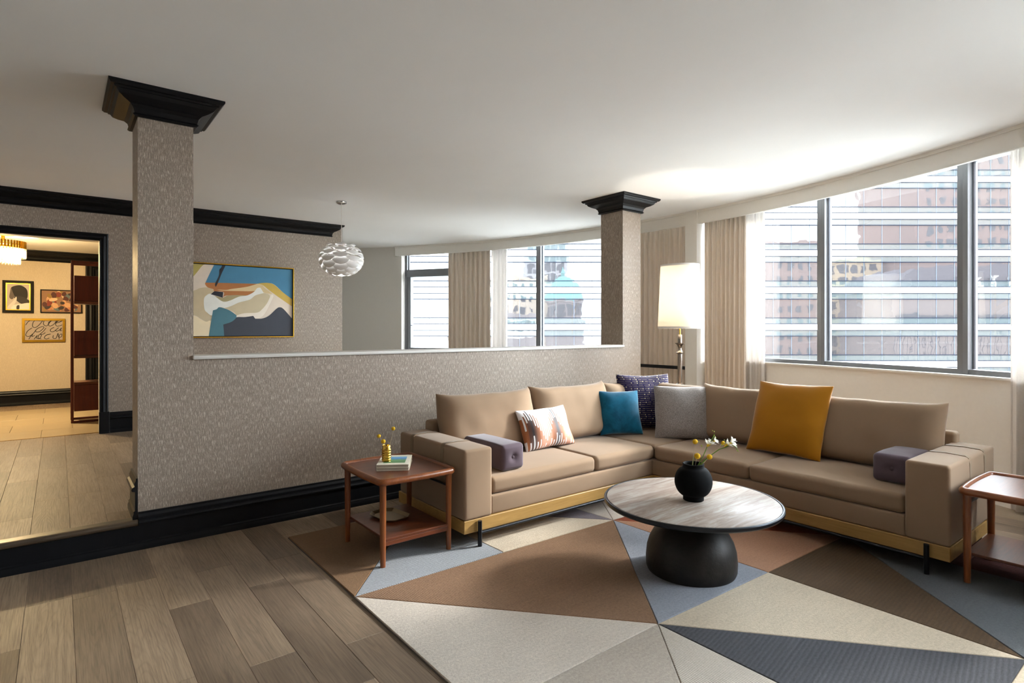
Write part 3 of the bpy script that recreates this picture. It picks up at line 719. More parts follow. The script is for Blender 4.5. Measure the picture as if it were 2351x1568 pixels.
pieces = [('tan', [T0, Ap, T1]), ('blue', [Ap, Bp, T1]), ('cream', [Bp, Cp, T1]), ('purple', [Cp, T2, T1]), ('grey', [Cp, T3, T2]), ('white', [Cp, (4.30, 2.93), T3]), ('rust', [Cp, J5, (4.30, 2.93)]), ('peach', [Cp, J4, J5]), ('lblue', [Cp, J3, J4]),
          ('brown', [Ap, J3, Cp]), ('white', [Ap, (1.25, 1.76), J3]), ('grey', [(1.25, 1.76), L1, J3]), ('stripe', [J3, L1, L2]), ('slate', [J3, L2, L3]), ('cream', [J3, L3, J4]), ('choc', [J4, L3, J5]), ('bgrey', [J5, L3, L4]),
          ('maroon', [J5, L4, L5, (5.0, 1.7)]), ('tan', [(4.30, 2.93), J5, (5.0, 1.7), (5.0, 2.9)]), ('blue', [(4.30, 2.93), (5.0, 2.9), T4, T3]),
          ('bgrey', [L1, (1.25, -.55), (2.3, -.55)]), ('tan', [L1, (2.3, -.55), L2]), ('cream', [L2, (2.3, -.55), L3]), ('brown', [L3, (2.3, -.55), (3.31, -.55)]), ('rust', [L3, (3.31, -.55), L4]), ('lblue', [L4, (3.31, -.55), (5.0, -.55), L5])]
def inset(poly, d):
    P = [Vector(p) for p in poly]; n = len(P); ar = sum(P[i].x * P[(i+1) % n].y - P[(i+1) % n].x * P[i].y for i in range(n)); sg = 1 if ar > 0 else -1; out = []
    for i in range(n):
        e1 = (P[i] - P[i-1]).normalized(); e2 = (P[(i+1) % n] - P[i]).normalized(); n1 = Vector((-e1.y, e1.x)) * sg; n2 = Vector((-e2.y, e2.x)) * sg
        den = 1 + n1.dot(n2); out.append(tuple(P[i] + (n1 + n2) / max(den, .25) * d))
    return out
for c_, pl in pieces:
    a, b = inset(pl, .0012), inset(pl, .0045); n = len(pl); m = MB()
    v = [(*p, .001) for p in a] + [(*p, RZ - .003) for p in a] + [(*p, RZ) for p in b]
    f = [tuple(range(n - 1, -1, -1)), tuple(range(2 * n, 3 * n))] + [(i, (i+1) % n, n + (i+1) % n, n + i) for i in range(n)] + [(n + i, n + (i+1) % n, 2*n + (i+1) % n, 2*n + i) for i in range(n)]
    m.add(v, f).build('rug_piece', rc[c_], rug, smooth=0)
MB().box((1.247, -.553, 0), (5.003, 4.093, .006)).build('rug_backing', rc['back'], rug, smooth=0)

# ---- sectional sofa
FX, FY = 4.03, 3.145       # inner corner of the plinth fronts
BX, BY = 4.99, 4.07        # backs
sofa = thing('sectional_sofa', 'camel velvet L shaped sectional sofa on a pale oak plinth', 'sofa', (2.08, FY, RZ))
def sp(m, name, mat='sofa', smooth=50): return m.build(name, Mt[mat] if isinstance(mat, str) else mat, sofa, smooth=smooth)
sp(MB().bbox((2.082, FY, .105), (BX, BY, .19), .003), 'plinth', 'oak_x', 0)
sp(MB().bbox((FX, 1.037, .105), (BX, FY + .002, .19), .003), 'plinth', 'oak_y', 0)
AW = .228
sp(MB().rbox((2.082, FY - .003, .19), (2.082 + AW, BY - .02, .655), .02, (.006, .004, .008), 3, 6), 'arm')
sp(MB().rbox((FX - .003, 1.037, .19), (BX - .01, 1.037 + AW, .66), .02, (.004, .006, .008), 3, 6), 'arm')
sp(MB().rbox((2.31, FY + .012, .19), (FX + .02, 4.0, .318), .012, (0, .004, 0), 2, 6), 'seat_base')
sp(MB().rbox((FX + .012, 1.265, .19), (4.95, 4.0, .318), .012, (.004, 0, 0), 2, 6), 'seat_base')
sp(MB().rbox((2.31, 3.96, .19), (BX, BY, .725), .025, (0, 0, .004), 3, 6), 'back_frame')
sp(MB().rbox((4.88, 1.225, .19), (BX, 3.97, .735), .025, (0, 0, .004), 3, 6), 'back_frame')
SZ0, SZ1 = .318, .438
sc_ = [((2.318, 3.165, SZ0), (3.345, 3.95, SZ1)), ((3.349, 3.165, SZ0), (4.08, 3.95, SZ1)), ((4.09, 3.165, SZ0), (4.87, 3.95, SZ1)),
       ((4.05, 2.292, SZ0), (4.87, 3.157, SZ1)), ((4.05, 1.272, SZ0), (4.87, 2.288, SZ1))]
for lo, hi in sc_: sp(MB().rbox(lo, hi, .036, (.006, .006, .016), 4, 8, .003), 'seat_cushion', smooth=60)

def pillow(w_, h_, T, p=2.4, q=.55, c=.06, n=22, wr=.004, seed=0, ear=0.0):
    m = MB(); s_ = [math.sin(math.pi / 2 * (-1 + 2 * i / n)) for i in range(n + 1)]; v = []; f = []; uv = []; off = Vector((seed * 3.1, seed * 1.7, seed))
    for side in (-1, 1):
        for j in range(n + 1):
            for i in range(n + 1):
                u, t_ = s_[i], s_[j]
                x = w_ / 2 * u * (1 - c * (1 - t_ * t_)); z = h_ / 2 * t_ * (1 - c * (1 - u * u)) + ear * abs(u) ** 6 * max(0, t_)
                th = T / 2 * (max(0, 1 - abs(u) ** p) * max(0, 1 - abs(t_) ** p)) ** q
                nzv = noise.noise_vector(Vector((x * 7, side * 2, z * 7)) + off) * wr
                v.append(Vector((x, side * th, z)) + Vector((nzv.x, nzv.y * 2, nzv.z))); uv.append(((u + 1) / 2, (t_ + 1) / 2))
    N = (n + 1)
    for k in range(2):
        for j in range(n):
            for i in range(n):
                b = k * N * N + j * N + i; q_ = (b, b + 1, b + N + 1, b + N); f.append(q_ if k == 0 else tuple(reversed(q_)))
    m.add(v, f); m.uv = uv
    # weld the two shells at the rim
    rim = {}
    for j in range(N):
        for i in range(N):
            if i in (0, n) or j in (0, n):
                a = j * N + i; b = N * N + a; mid = (Vector(m.v[a]) + Vector(m.v[b])) / 2; m.v[a] = tuple(mid); m.v[b] = tuple(mid)
    return m
def weld(o):
    bm = bmesh.new(); bm.from_mesh(o.data); bmesh.ops.remove_doubles(bm, verts=bm.verts[:], dist=1e-5); bmesh.ops.recalc_face_normals(bm, faces=bm.faces[:]); bm.to_mesh(o.data); bm.free()
    o.data.polygons.foreach_set('use_smooth', [True] * len(o.data.polygons)); return o
def backc(x, y, wd, ht, ang, tilt, seed, T=.24, zb=.445):
    m = pillow(wd, ht, T, 7, .5, .02, 26, .006, seed, .022)
    o = m.build('back_cushion', Mt['sofa'], sofa, loc=(0, 0, 0), recalc=False, smooth=0); weld(o)
    a, t_ = rad(ang), rad(tilt); R_ = Matrix.Rotation(a, 4, 'Z') @ Matrix.Rotation(-t_, 4, 'X')
    o.rotation_euler = R_.to_euler(); o.location = Vector((x, y, zb)) + R_ @ Vector((0, 0, ht / 2)) - Vector(sofa.location)
backc(2.80, 3.80, .945, .49, 0, 14, 1)
backc(3.745, 3.80, .945, .49, 0, 14, 2)
backc(4.47, 3.86, .58, .47, 0, 8, 3)
backc(4.76, 3.42, .62, .47, -90, 8, 4)
backc(4.70, 2.655, 1.0, .49, -90, 14, 5)
backc(4.70, 1.745, .99, .49, -90, 14, 6)
# legs, rails, straps
for (x, y) in ((2.194, FY - .018), (2.16, BY - .06)):
    sp(MB().tube([(x, y, RZ), (x, y, .18)], .0145, 14), 'leg', 'steel')
sp(MB().tube([(4.008, 1.147, RZ), (4.008, 1.147, .186)], .0145, 14), 'leg', 'steel')
sp(MB().tube([(4.9, 1.10, RZ), (4.9, 1.10, .12)], .0145, 14), 'leg', 'steel')
sp(MB().tube([(4.85, 3.95, RZ), (4.85, 3.95, .12)], .0145, 14), 'leg', 'steel')
sp(MB().tube([(2.2, FY - .012, .098), (FX - .02, FY - .012, .098)], .010, 10), 'rail', 'steel')
sp(MB().tube([(FX - .012, 1.15, .098), (FX - .012, FY - .02, .098)], .010, 10), 'rail', 'steel')
def strap(path, wdir, wid, th=.005):
    m = MB(); P = [Vector(p) for p in path]; w_ = Vector(wdir) * wid / 2; v = []; f = []
    for i, p in enumerate(P):
        d = (P[min(i + 1, len(P) - 1)] - P[max(i - 1, 0)]).normalized(); n_ = d.cross(Vector(wdir)).normalized() * th
        v += [p - w_, p + w_, p + w_ + n_, p - w_ + n_]
    for i in range(len(P) - 1):
        for k in range(4): f.append((i*4+k, i*4+(k+1) % 4, i*4+4+(k+1) % 4, i*4+4+k))
    f += [(0, 1, 2, 3), tuple((len(P) - 1) * 4 + k for k in (3, 2, 1, 0))]
    return m.add(v, f)
for y in (3.85, 3.42):
    zt = .6635; sp(strap([(2.312, y, .45), (2.3135, y, .62), (2.308, y, .65), (2.29, y, .6615), (2.2, y, zt + .004), (2.1, y, .6615), (2.084, y, .65), (2.078, y, .62), (2.075, y, .40)], (0, 1, 0), .042), 'strap', 'strap')
for x in (4.42, 4.74):
    zt = .668; sp(strap([(x, 1.267, .45), (x, 1.268, .62), (x, 1.262, .655), (x, 1.245, zt - .001), (x, 1.15, zt + .004), (x, 1.055, zt - .001), (x, 1.039, .655), (x, 1.033, .62), (x, 1.030, .40)], (-1, 0, 0), .042), 'strap', 'strap')
sp(MB().tube([(2.064, 3.34, .395), (2.064, 3.93, .395)], .007, 8), 'strap_bar', 'steel')
sp(MB().tube([(4.34, 1.020, .40), (4.82, 1.020, .40)], .007, 8), 'strap_bar', 'steel')

# ---- throw pillows
PG = 'throw pillows on the sofa'
def throw(name, label, w_, h_, T, x, y, ang, tilt, mat, seed, zb=.45, c=.06, roll=0, p=2.4, q=.5):
    m = pillow(w_, h_, T, p, q, c, 26, .006, seed)
    m.v = [(a, b, z + h_ / 2) for a, b, z in m.v]
    o = m.build(name, Mt[mat], None, origin=(0, 0, 0), recalc=False, smooth=0, label=label, cat='pillow', group=PG); weld(o)
    R_ = Matrix.Rotation(rad(ang), 4, 'Z') @ Matrix.Rotation(-rad(tilt), 4, 'X') @ Matrix.Rotation(rad(roll), 4, 'Y'); o.rotation_euler = R_.to_euler(); o.location = (x, y, zb); return o
throw('lumbar_pillow', 'white lumbar pillow with jagged rust and navy streaks', .57, .35, .17, 3.27, 3.61, 3, 24, 'ikat', 1, .452)
throw('throw_pillow', 'small teal velvet pillow in the sofa corner', .42, .42, .19, 4.17, 3.62, -27, 15, 'teal', 2, .455)
throw('throw_pillow', 'large navy velvet pillow with gold dashes behind the teal one', .56, .56, .2, 4.60, 3.66, -28, 14, 'navy', 3, .45)
throw('throw_pillow', 'nubby grey boucle pillow right of the navy one', .51, .50, .2, 4.50, 3.17, -48, 18, 'boucle', 4, .44, .04)
throw('throw_pillow', 'mustard yellow velvet square pillow leaning on the sofa back', 0.60, .60, .2, 4.51, 2.265, -91, 22, 'mustard', 5, .45, .045)
def bolster(name, label, lo, hi, axis, end):
    t_ = thing(name, label, 'pillow', group='velvet bolsters on the sofa', loc=((lo[0] + hi[0]) / 2, (lo[1] + hi[1]) / 2, lo[2]))
    b = MB().rbox(lo, hi, .03, (.01, .01, .008), 4, 8, .004)
    # press the button tuft into the end face
    e = Vector(end); vv = []
    for p in b.v:
        P_ = Vector(p); dd = (P_ - e).length
        if dd < .07: P_ += Vector(axis) * (-.022) * math.exp(-(dd / .028) ** 2)
        vv.append(tuple(P_))
    b.v = vv; body = b.build('bolster_body', Mt['mauve'], t_, smooth=60)
    bt = MB().lathe([(.0, .0), (.010, .001), (.014, .005), (.013, .010), (.006, .014), (.0, .0145)], (0, 0, 0), 16)
    o = bt.build('button', Mt['mauve'], body, loc=(0, 0, 0)); o.rotation_euler = Vector(axis).to_track_quat('Z', 'Y').to_euler(); o.location = e - Vector(axis) * .020 - Vector(t_.location)
    pp = MB(); r_ = .028
    return t_
bolster('bolster', 'square mauve velvet bolster against the left sofa arm', (2.45, 3.22, .446), (2.655, 3.72, .628), (0, -1, 0), (2.5525, 3.215, .537))
bolster('bolster', 'square mauve velvet bolster against the right sofa arm', (4.27, 1.30, .446), (4.80, 1.53, .628), (-1, 0, 0), (4.265, 1.415, .537))

# ---- side tables
def rrect(x0, x1, y0, y1, r, n=6, bow=.0):
    pts = []
    for cx, cy_, a0 in ((x1 - r, y0 + r, -90), (x1 - r, y1 - r, 0), (x0 + r, y1 - r, 90), (x0 + r, y0 + r, 180)):
        for i in range(n + 1):
            a = rad(a0 + 90 * i / n); pts.append((cx + r * math.cos(a), cy_ + r * math.sin(a)))
    out = []; mx, my = (x0 + x1) / 2, (y0 + y1) / 2; hx, hy = (x1 - x0) / 2, (y1 - y0) / 2; n4 = len(pts)
    for i in range(n4):          # add bowed points along the long sides
        out.append(pts[i]); a, b = Vector(pts[i]), Vector(pts[(i + 1) % n4])
        if (b - a).length > .1:
            for k in range(1, 8):
                p = a.lerp(b, k / 8); q = (k / 8 - .5) * 2; e = (b - a).normalized(); nn = Vector((e.y, -e.x)); out.append(tuple(p + nn * bow * (1 - q * q)))
    return out
def side_table(label, x0, x1, y0, y1, zt, legs_xy, bow=.01):
    t_ = thing('side_table', label, 'table', ((x0 + x1) / 2, (y0 + y1) / 2, RZ), group='walnut side tables')
    inner = rrect(x0 + .03, x1 - .03, y0 + .03, y1 - .03, .03, 5, bow)
    MB().prism(inner, zt - .03, zt - .012).build('tray_top', Mt['walnut'], t_, smooth=30)
    rim = rrect(x0, x1, y0, y1, .05, 6, bow)
    prof = []
    for k in range(12):
        a = 2 * math.pi * k / 12; prof.append((-.019 + .019 * math.cos(a), zt - .019 + .021 * math.sin(a)))
    m = MB(); P_ = [Vector(p) for p in rim]; n = len(P_); v = []; f = []
    for i in range(n):
        e1 = (P_[i] - P_[i-1]).normalized(); e2 = (P_[(i+1) % n] - P_[i]).normalized(); n1 = Vector((e1.y, -e1.x)); n2 = Vector((e2.y, -e2.x)); mt = (n1 + n2) / (1 + n1.dot(n2))
        for (o, z) in prof: q = P_[i] + mt * o; v.append((q.x, q.y, z))
    for i in range(n):
        for k in range(12): f.append((i*12+k, ((i+1) % n)*12+k, ((i+1) % n)*12+(k+1) % 12, i*12+(k+1) % 12))
    m.add(v, f).build('rim', Mt['walnut_y'], t_, smooth=60)
    for (lx, ly) in legs_xy:
        MB().tube([(lx, ly, RZ), (lx, ly, .2), (lx, ly, zt - .06), (lx, ly, zt - .024)], [.0165, .0185, .0205, .024], 12).build('leg', Mt['walnut_leg'], t_)
    lx0, lx1 = min(p[0] for p in legs_xy), max(p[0] for p in legs_xy); ly0, ly1 = min(p[1] for p in legs_xy), max(p[1] for p in legs_xy)
    MB().bbox((lx0 + .012, ly0 - .012, .165), (lx1 - .012, ly1 + .012, .181), .003).build('shelf', Mt['walnut'], t_, smooth=0)
    for y in (ly0, ly1): MB().bbox((lx0, y - .011, .135), (lx1, y + .011, .1645), .004).build('stretcher', Mt['walnut'], t_, smooth=0)
    return t_
side_table('walnut tray top side table holding books at the left sofa arm', 1.495, 2.045, 3.165, 3.805, .548, [(1.54, 3.215), (2.005, 3.215), (1.54, 3.755), (2.005, 3.755)])
side_table('empty walnut tray top side table at the right sofa arm', 3.99, 4.62, .40, 1.0, .556, [(4.058, .965), (4.56, .965), (4.058, .44), (4.56, .44)])

# ---- coffee table
ct = thing('coffee_table', 'round marble top coffee table on a dark dome pedestal', 'table', (2.982, 2.047, RZ))
c0 = (2.982, 2.047, 0)
MB().lathe([(.255, .012), (.262, .03), (.264, .08), (.258, .14), (.243, .19), (.215, .24), (.182, .28), (.158, .305), (.148, .325), (.152, .345), (.18, .362), (.26, .38), (.36, .392)], c0, 64).build('pedestal', Mt['cast'], ct, smooth=60)
MB().lathe([(.36, .392), (.49, .400), (.508, .404), (.515, .412), (.515, .426), (.510, .431), (.503, .431), (.500, .424), (.3, .424)], c0, 96).build('rim', Mt['steel'], ct, smooth=40)
MB().lathe([(.3, .4245), (.498, .4245), (.498, .4295), (.494, .432), (.0, .432)], c0, 96).build('marble_top', Mt['marble'], ct, smooth=40)
# vase
vp = []
for (r, z) in [(.056, 0), (.060, .003), (.060, .022), (.0605, .030)] + [(math.sqrt(max(0, .1075 ** 2 - (z_ - .112) ** 2)), z_) for z_ in [.034 + .154 * k / 16 for k in range(17)]] + [(.066, .192), (.062, .197), (.061, .212), (.063, .216), (.060, .219), (.054, .218), (.051, .205), (.05, .19)]: vp.append((r, z))
vz = .4325; vx, vy = 2.975, 2.025
m = MB(); NS = 96; v = []; f = []
for i, (r, z) in enumerate(vp):
    for k in range(NS):
        rr = r + (.0014 * math.cos(k * math.pi) if 4 < i < 20 else 0); a = 2 * math.pi * k / NS; v.append((vx + rr * math.cos(a), vy + rr * math.sin(a), vz + z))
for i in range(len(vp) - 1):
    for k in range(NS): f.append((i*NS+k, i*NS+(k+1) % NS, (i+1)*NS+(k+1) % NS, (i+1)*NS+k))
f.append(tuple(range(NS - 1, -1, -1))); mm = (len(vp) - 1) * NS; f.append(tuple(range(mm, mm + NS)))
m.add(v, f).build('vase', Mt['vase'], None, label='round ribbed matte black vase on the coffee table', cat='vase', smooth=70)
# flowers
Mt['billy'] = plain('craspedia_yellow', '#dcae0c', .9, var=.25, vs_=300, bump=1.0, bs=420, bd=.004)
Mt['drystem'] = plain('dry_stem', '#b9a88c', .8)
Mt['stem'] = plain('green_stem', '#5a7a22', .6, var=.2)
Mt['bud'] = plain('green_bud', '#a9b84a', .6, var=.25, vs_=40)
Mt['petalw'] = m_translucent('freesia_white', '#f2f1ea', .35)
Mt['yel'] = plain('freesia_throat', '#d9bb1a', .7)
def unproj(px, py, X=None, depth=None):
    d = FW * 1320 + RT * (px - 1175.5) + Vector((0, 0, 756 - py)); return CAM + d * (depth / 1320)
DV = vx * FW.x + vy * FW.y
def billy(label, px, py, dep, rr, base_, mat='drystem', group=None):
    c = unproj(px, py, depth=dep); b = Vector(base_)
    t_ = thing('billy_button', label, 'flower', tuple(b), group=group)
    mid = b.lerp(c, .55) + Vector((.006, .004, .01)); MB().tube([b, b.lerp(mid, .5), mid, mid.lerp(c, .6), c], .0014, 6).build('stem', Mt[mat], t_)
    n = 14; prof = [(rr * math.sin(math.pi * i / n), -rr * math.cos(math.pi * i / n)) for i in range(n + 1)]
    MB().lathe(prof, tuple(c), 20, False).build('flower_head', Mt['billy'], t_)
vb = (vx, vy, .56)
BG = 'billy buttons in the black vase'
billy('yellow billy button, highest in the black vase', 1596, 1014, DV, .0155, (vx - .02, vy, .58), group=BG)
billy('yellow billy button low and left in the black vase', 1601, 1047, DV - .06, .0175, (vx - .01, vy - .01, .58), group=BG)
billy('yellow billy button low and right in the black vase', 1629, 1049, DV - .05, .016, (vx, vy - .01, .58), group=BG)
billy('yellow billy button half hidden by the right white freesia', 1660, 1017, DV + .05, .012, (vx + .01, vy, .58), group=BG)
def petal_mesh(l, w_, curl):
    m = MB(); n = 8; v = []; f = []
    for i in range(n + 1):
        t_ = i / n; ww = w_ * math.sin(math.pi * min(1, .12 + .86 * t_)) ** .7
        for k in (-1, -.5, 0, .5, 1): v.append((k * ww, curl * t_ * t_ + .15 * w_ * (k * k), l * t_))
    for i in range(n):
        for k in range(4): b = i * 5 + k; f.append((b, b + 1, b + 6, b + 5))
    return m.add(v, f)
def freesia(label, pts, flowers, buds, leaves):
    P_ = [unproj(*p) for p in pts]; t_ = thing('freesia', label, 'flower', tuple(P_[0]), group='freesias in the black vase')
    MB().tube(P_, [.0028] * (len(P_) - 1) + [.0016], 7).build('stem', Mt['stem'], t_)
    for (px, py, dp, dx, dz, s_) in flowers:
        s_ *= 1.3
        c = unproj(px, py, depth=dp); ax = (RT * dx + Vector((0, 0, dz)) - FW * .25).normalized(); q = ax.to_track_quat('Z', 'Y').to_matrix().to_4x4()
        blm = MB().lathe([(.001, -.010 * s_), (.0035 * s_, 0), (.005 * s_, .008 * s_), (.007 * s_, .014 * s_)], (0, 0, 0), 10, False).xf(Matrix.Translation(c) @ q).build('bloom', Mt['yel'], t_)
        for k in range(6):
            pm = petal_mesh(.024 * s_, .0085 * s_, .006 * s_); M_ = Matrix.Translation(c) @ q @ Matrix.Rotation(k * math.pi / 3, 4, 'Z') @ Matrix.Translation((0, .004 * s_, .010 * s_)) @ Matrix.Rotation(rad(-28 - 12 * (k % 2)), 4, 'X')
            pm.xf(M_).build('petal', Mt['petalw'], blm, recalc=False, smooth=80)
    for (px, py, dp, dx, dz, l) in buds:
        c = unproj(px, py, depth=dp); ax = (RT * dx + Vector((0, 0, dz))).normalized(); q = ax.to_track_quat('Z', 'Y').to_matrix().to_4x4()
        MB().lathe([(.0005, 0), (l * .22, l * .3), (l * .26, l * .6), (l * .12, l * .9), (.0004, l)], (0, 0, 0), 8, False).xf(Matrix.Translation(c) @ q).build('bud', Mt['bud'], t_)
    for (p0, p1, p2, wd) in leaves:
        a, b, c = unproj(*p0), unproj(*p1), unproj(*p2); m = MB(); v = []; f = []; n = 8
        for i in range(n + 1):
            s_ = i / n; p = a * (1 - s_) ** 2 + b * 2 * s_ * (1 - s_) + c * s_ * s_; ww = wd * (1 - s_ ** 2) * .5; v += [p - RT * ww + FW * ww * .3, p, p + RT * ww + FW * ww * .3]
        for i in range(n):
            for k in (0, 1): bb = i * 3 + k; f.append((bb, bb + 1, bb + 4, bb + 3))
        m.add(v, f).build('leaf', Mt['stem'], t_, recalc=False, smooth=80)
D = DV
freesia('white freesia leaning up the middle of the black vase', [(1600, 1072, None, D), (1612, 1052, None, D), (1619, 1036, None, D), (1623, 1026, None, D), (1632, 1014, None, D), (1637, 1004, None, D), (1640, 996, None, D)],
        [(1624, 1024, D, .3, 1, .95), (1629, 1022, D - .01, .5, .9, .9), (1637, 1014, D, .8, .5, .8)],
        [(1612, 1026, D, -.5, 1, .014), (1606, 1016, D, -.6, .8, .009), (1639, 1003, D, .3, .8, .011), (1640, 993, D, -.1, 1, .010), (1637, 990, D, -.5, .6, .009), (1640, 1006, D, .9, .3, .012), (1601, 1018, D, -.6, .4, .007)],
        [((1598, 1074, None, D), (1605, 1066, None, D), (1622, 1056, None, D - .02), .012), ((1590, 1074, None, D), (1590, 1060, None, D), (1594, 1046, None, D), .009)])
freesia('white freesia arching right out of the black vase', [(1603, 1073, None, D), (1615, 1058, None, D), (1632, 1045, None, D), (1652, 1031, None, D), (1666, 1027, None, D), (1680, 1020, None, D), (1690, 1027, None, D), (1694, 1036, None, D)],
        [(1666, 1023, D, .8, .7, 1.0), (1674, 1020, D - .01, .9, .5, 1.05), (1679, 1014, D, .6, .9, .75)],
        [(1656, 1024, D, .5, .9, .014), (1661, 1018, D, .8, .3, .014), (1684, 1023, D, .9, .2, .022), (1692, 1032, D, .2, -1, .010), (1663, 1012, D, -.2, 1, .009), (1695, 1035, D, .6, -.8, .008)],
        [((1606, 1073, None, D - .02), (1612, 1060, None, D - .02), (1628, 1050, None, D - .03), .016), ((1604, 1075, None, D), (1612, 1070, None, D), (1621, 1063, None, D - .03), .008)])

# ---- brass vase, books, tray
bv = [(.030, 0), (.033, .002)]
for k in range(5): z = .004 + k * .0175; bv += [(.032, z), (.0355, z + .004), (.0365, z + .009), (.0355, z + .0135), (.032, z + .0165)]
bv += [(.031, .095), (.031, .114), (.0295, .115), (.0285, .112), (.028, .09)]
TZ = .5365; BZ1 = TZ + .02; BZ2 = BZ1 + .019
bvx, bvy = 1.706, 3.508
MB().lathe([(r * .88, z * .93) for r, z in bv], (bvx, bvy, BZ2 + .001), 40).build('bud_vase', Mt['brass'], None, label='ribbed brass bud vase standing on the cream books', cat='vase', smooth=60)
DB = bvx * FW.x + bvy * FW.y
billy('yellow billy button bent left in the brass vase', 870, 1001, DB, .0125, (bvx - .006, bvy + .004, BZ2 + .06), group='billy buttons in the brass vase')
billy('yellow billy button just above the brass vase rim', 880, 1013.5, DB - .02, .0150, (bvx - .004, bvy - .006, BZ2 + .06), group='billy buttons in the brass vase')
billy('yellow billy button on the tall stem in the brass vase', 903, 984, DB, .0130, (bvx + .01, bvy - .004, BZ2 + .06), group='billy buttons in the brass vase')
Mt['cover'] = plain('cream_book_cover', '#d8d2bf', .5, var=.03); Mt['pages'] = plain('book_pages', '#a69c8c', .9, var=.12, vs_=400)
def m_bookart():
    t = NT('book_cover_landscape'); v = t.coord('Object'); sy = t.n('ShaderNodeSeparateXYZ', {0: v}).outputs[1]; n = t.noise(v, 40, 4)
    f = t.math('ADD', t.math('MULTIPLY_ADD', sy, 9.0, .5), t.math('MULTIPLY_ADD', n, .3, -.15))
    t.p(base=t.ramp(f, [(.2, lin('#4a7d4a')), (.45, lin('#6fa873')), (.52, lin('#2f7f8e')), (.7, lin('#2a6fa8')), (.9, lin('#5b9cc9'))]), rough=.4); return t.m
Mt['bookart'] = m_bookart()
def book(label, cx, cy_, z, wd, ln, th, ang, art=False):
    t_ = thing('book', label, 'book', (cx, cy_, z), (0, 0, rad(ang)), group='books on the side table')
    x, y = wd / 2, ln / 2
    MB().bbox((-x + .003, -y + .003, .002), (x - .003, y - .003, th - .002), .0005).build('pages', Mt['pages'], t_, loc=(0, 0, 0), smooth=0)
    MB().bbox((-x, -y, 0), (x, y, .0022), .0006).build('cover', Mt['cover'], t_, loc=(0, 0, 0), smooth=0)
    c = MB().bbox((-x, -y, th - .0022), (x, y, th), .0006).build('cover', Mt['cover'], t_, loc=(0, 0, 0), smooth=0)
    MB().bbox((-x - .002, -y, 0), (-x + .001, y, th), .0008).build('spine', Mt['cover'], t_, loc=(0, 0, 0), smooth=0)
    if art: MB().box((-x + .035, -y + .05, th - .0001), (x - .03, y - .055, th + .0004)).build('cover_picture', Mt['bookart'], c, loc=(0, 0, 0), smooth=0)
book('cream hardback at the bottom of the stack of two', 1.772, 3.512, TZ, .205, .285, .020, -33)
book('cream hardback with blue and green landscape on top of the stack', 1.772, 3.514, BZ1 + .0002, .205, .285, .019, -33, True)
tr = thing('octagonal_tray', 'octagonal pale brass tray on the lower shelf', 'tray', (1.76, 3.57, .182))
def octo(hx, hy, c): return [(-hx + c, -hy), (hx - c, -hy), (hx, -hy + c), (hx, hy - c), (hx - c, hy), (-hx + c, hy), (-hx, hy - c), (-hx, -hy + c)]
m = MB(); o1, o2, o3 = octo(.075, .115, .035), octo(.1, .14, .045), octo(.096, .136, .044); o4 = octo(.073, .113, .034)
v = [(*p, 0) for p in o1] + [(*p, .018) for p in o2] + [(*p, .019) for p in o3] + [(*p, .003) for p in o4]; f = [tuple(range(7, -1, -1)), tuple(range(24, 32))]
for r_ in range(3):
    for i in range(8): f.append((r_*8+i, r_*8+(i+1) % 8, (r_+1)*8+(i+1) % 8, (r_+1)*8+i))
tr_o = m.add(v, f).build('tray_dish', plain('pale_brass', '#87775a', .35, .8, var=.05), tr, loc=(0, 0, 0), rot=(0, 0, rad(8)), smooth=15)

# ---- floor lamp
lx, ly = 5.36, 3.82
fl_ = thing('floor_lamp', 'tall floor lamp with white linen shade and turned metal stem', 'lamp', (lx, ly, 0))
LC = (lx, ly, 0)
MB().lathe([(.16, 0), (.16, .015), (.15, .025), (.06, .04), (.03, .06), (.028, .75), (.03, .8), (.038, .852), (.03, .858), (.024, .862)], LC, 32).build('base', Mt['bronze'], fl_, smooth=50)
MB().lathe([(.024, .862), (.024, 1.18), (.04, 1.188), (.044, 1.194), (.034, 1.202), (.026, 1.21), (.018, 1.23), (.018, 1.25), (.03, 1.278), (.05, 1.294), (.051, 1.300), (.022, 1.302), (.0215, 1.388), (.019, 1.392)], LC, 32).build('stem', Mt['bronze'], fl_, smooth=40)
MB().tube([(lx, ly, 1.39), (lx, ly, 1.62)], .008, 10).build('rod', Mt['brass'], fl_)
MB().lathe([(.236, 1.462), (.206, 2.155), (.2045, 2.155), (.2345, 1.462)], LC, 64, False).build('lamp_shade', Mt['shade'], fl_); lsh = [o for o in fl_.children if o.name.startswith('lamp_shade')][0]
for (r, z, s_) in ((.2365, 1.458, .022), (.2075, 2.136, .022)):
    MB().lathe([(r, z), (r - .0006, z + s_), (r - .003, z + s_), (r - .003, z)], LC, 64, False).build('shade_trim', Mt['white'], lsh)
MB().lathe([(.002, 1.62), (.02, 1.64), (.032, 1.69), (.03, 1.74), (.002, 1.77)], LC, 16, False).build('bulb', Mt['bulb'], fl_)
def plight(name, loc, power, color, r, parent=None):
    ld = bpy.data.lights.new(name, 'POINT'); o = bpy.data.objects.new(name, ld); COL.objects.link(o); ld.energy = power; ld.color = color; ld.shadow_soft_size = r
    o.location = loc
    if parent: o.parent = parent; o.location = Vector(loc) - Vector(parent.location)
    return o
plight('lamp_light', (lx, ly, 1.80), 16, (1, .92, .8), .04, fl_)

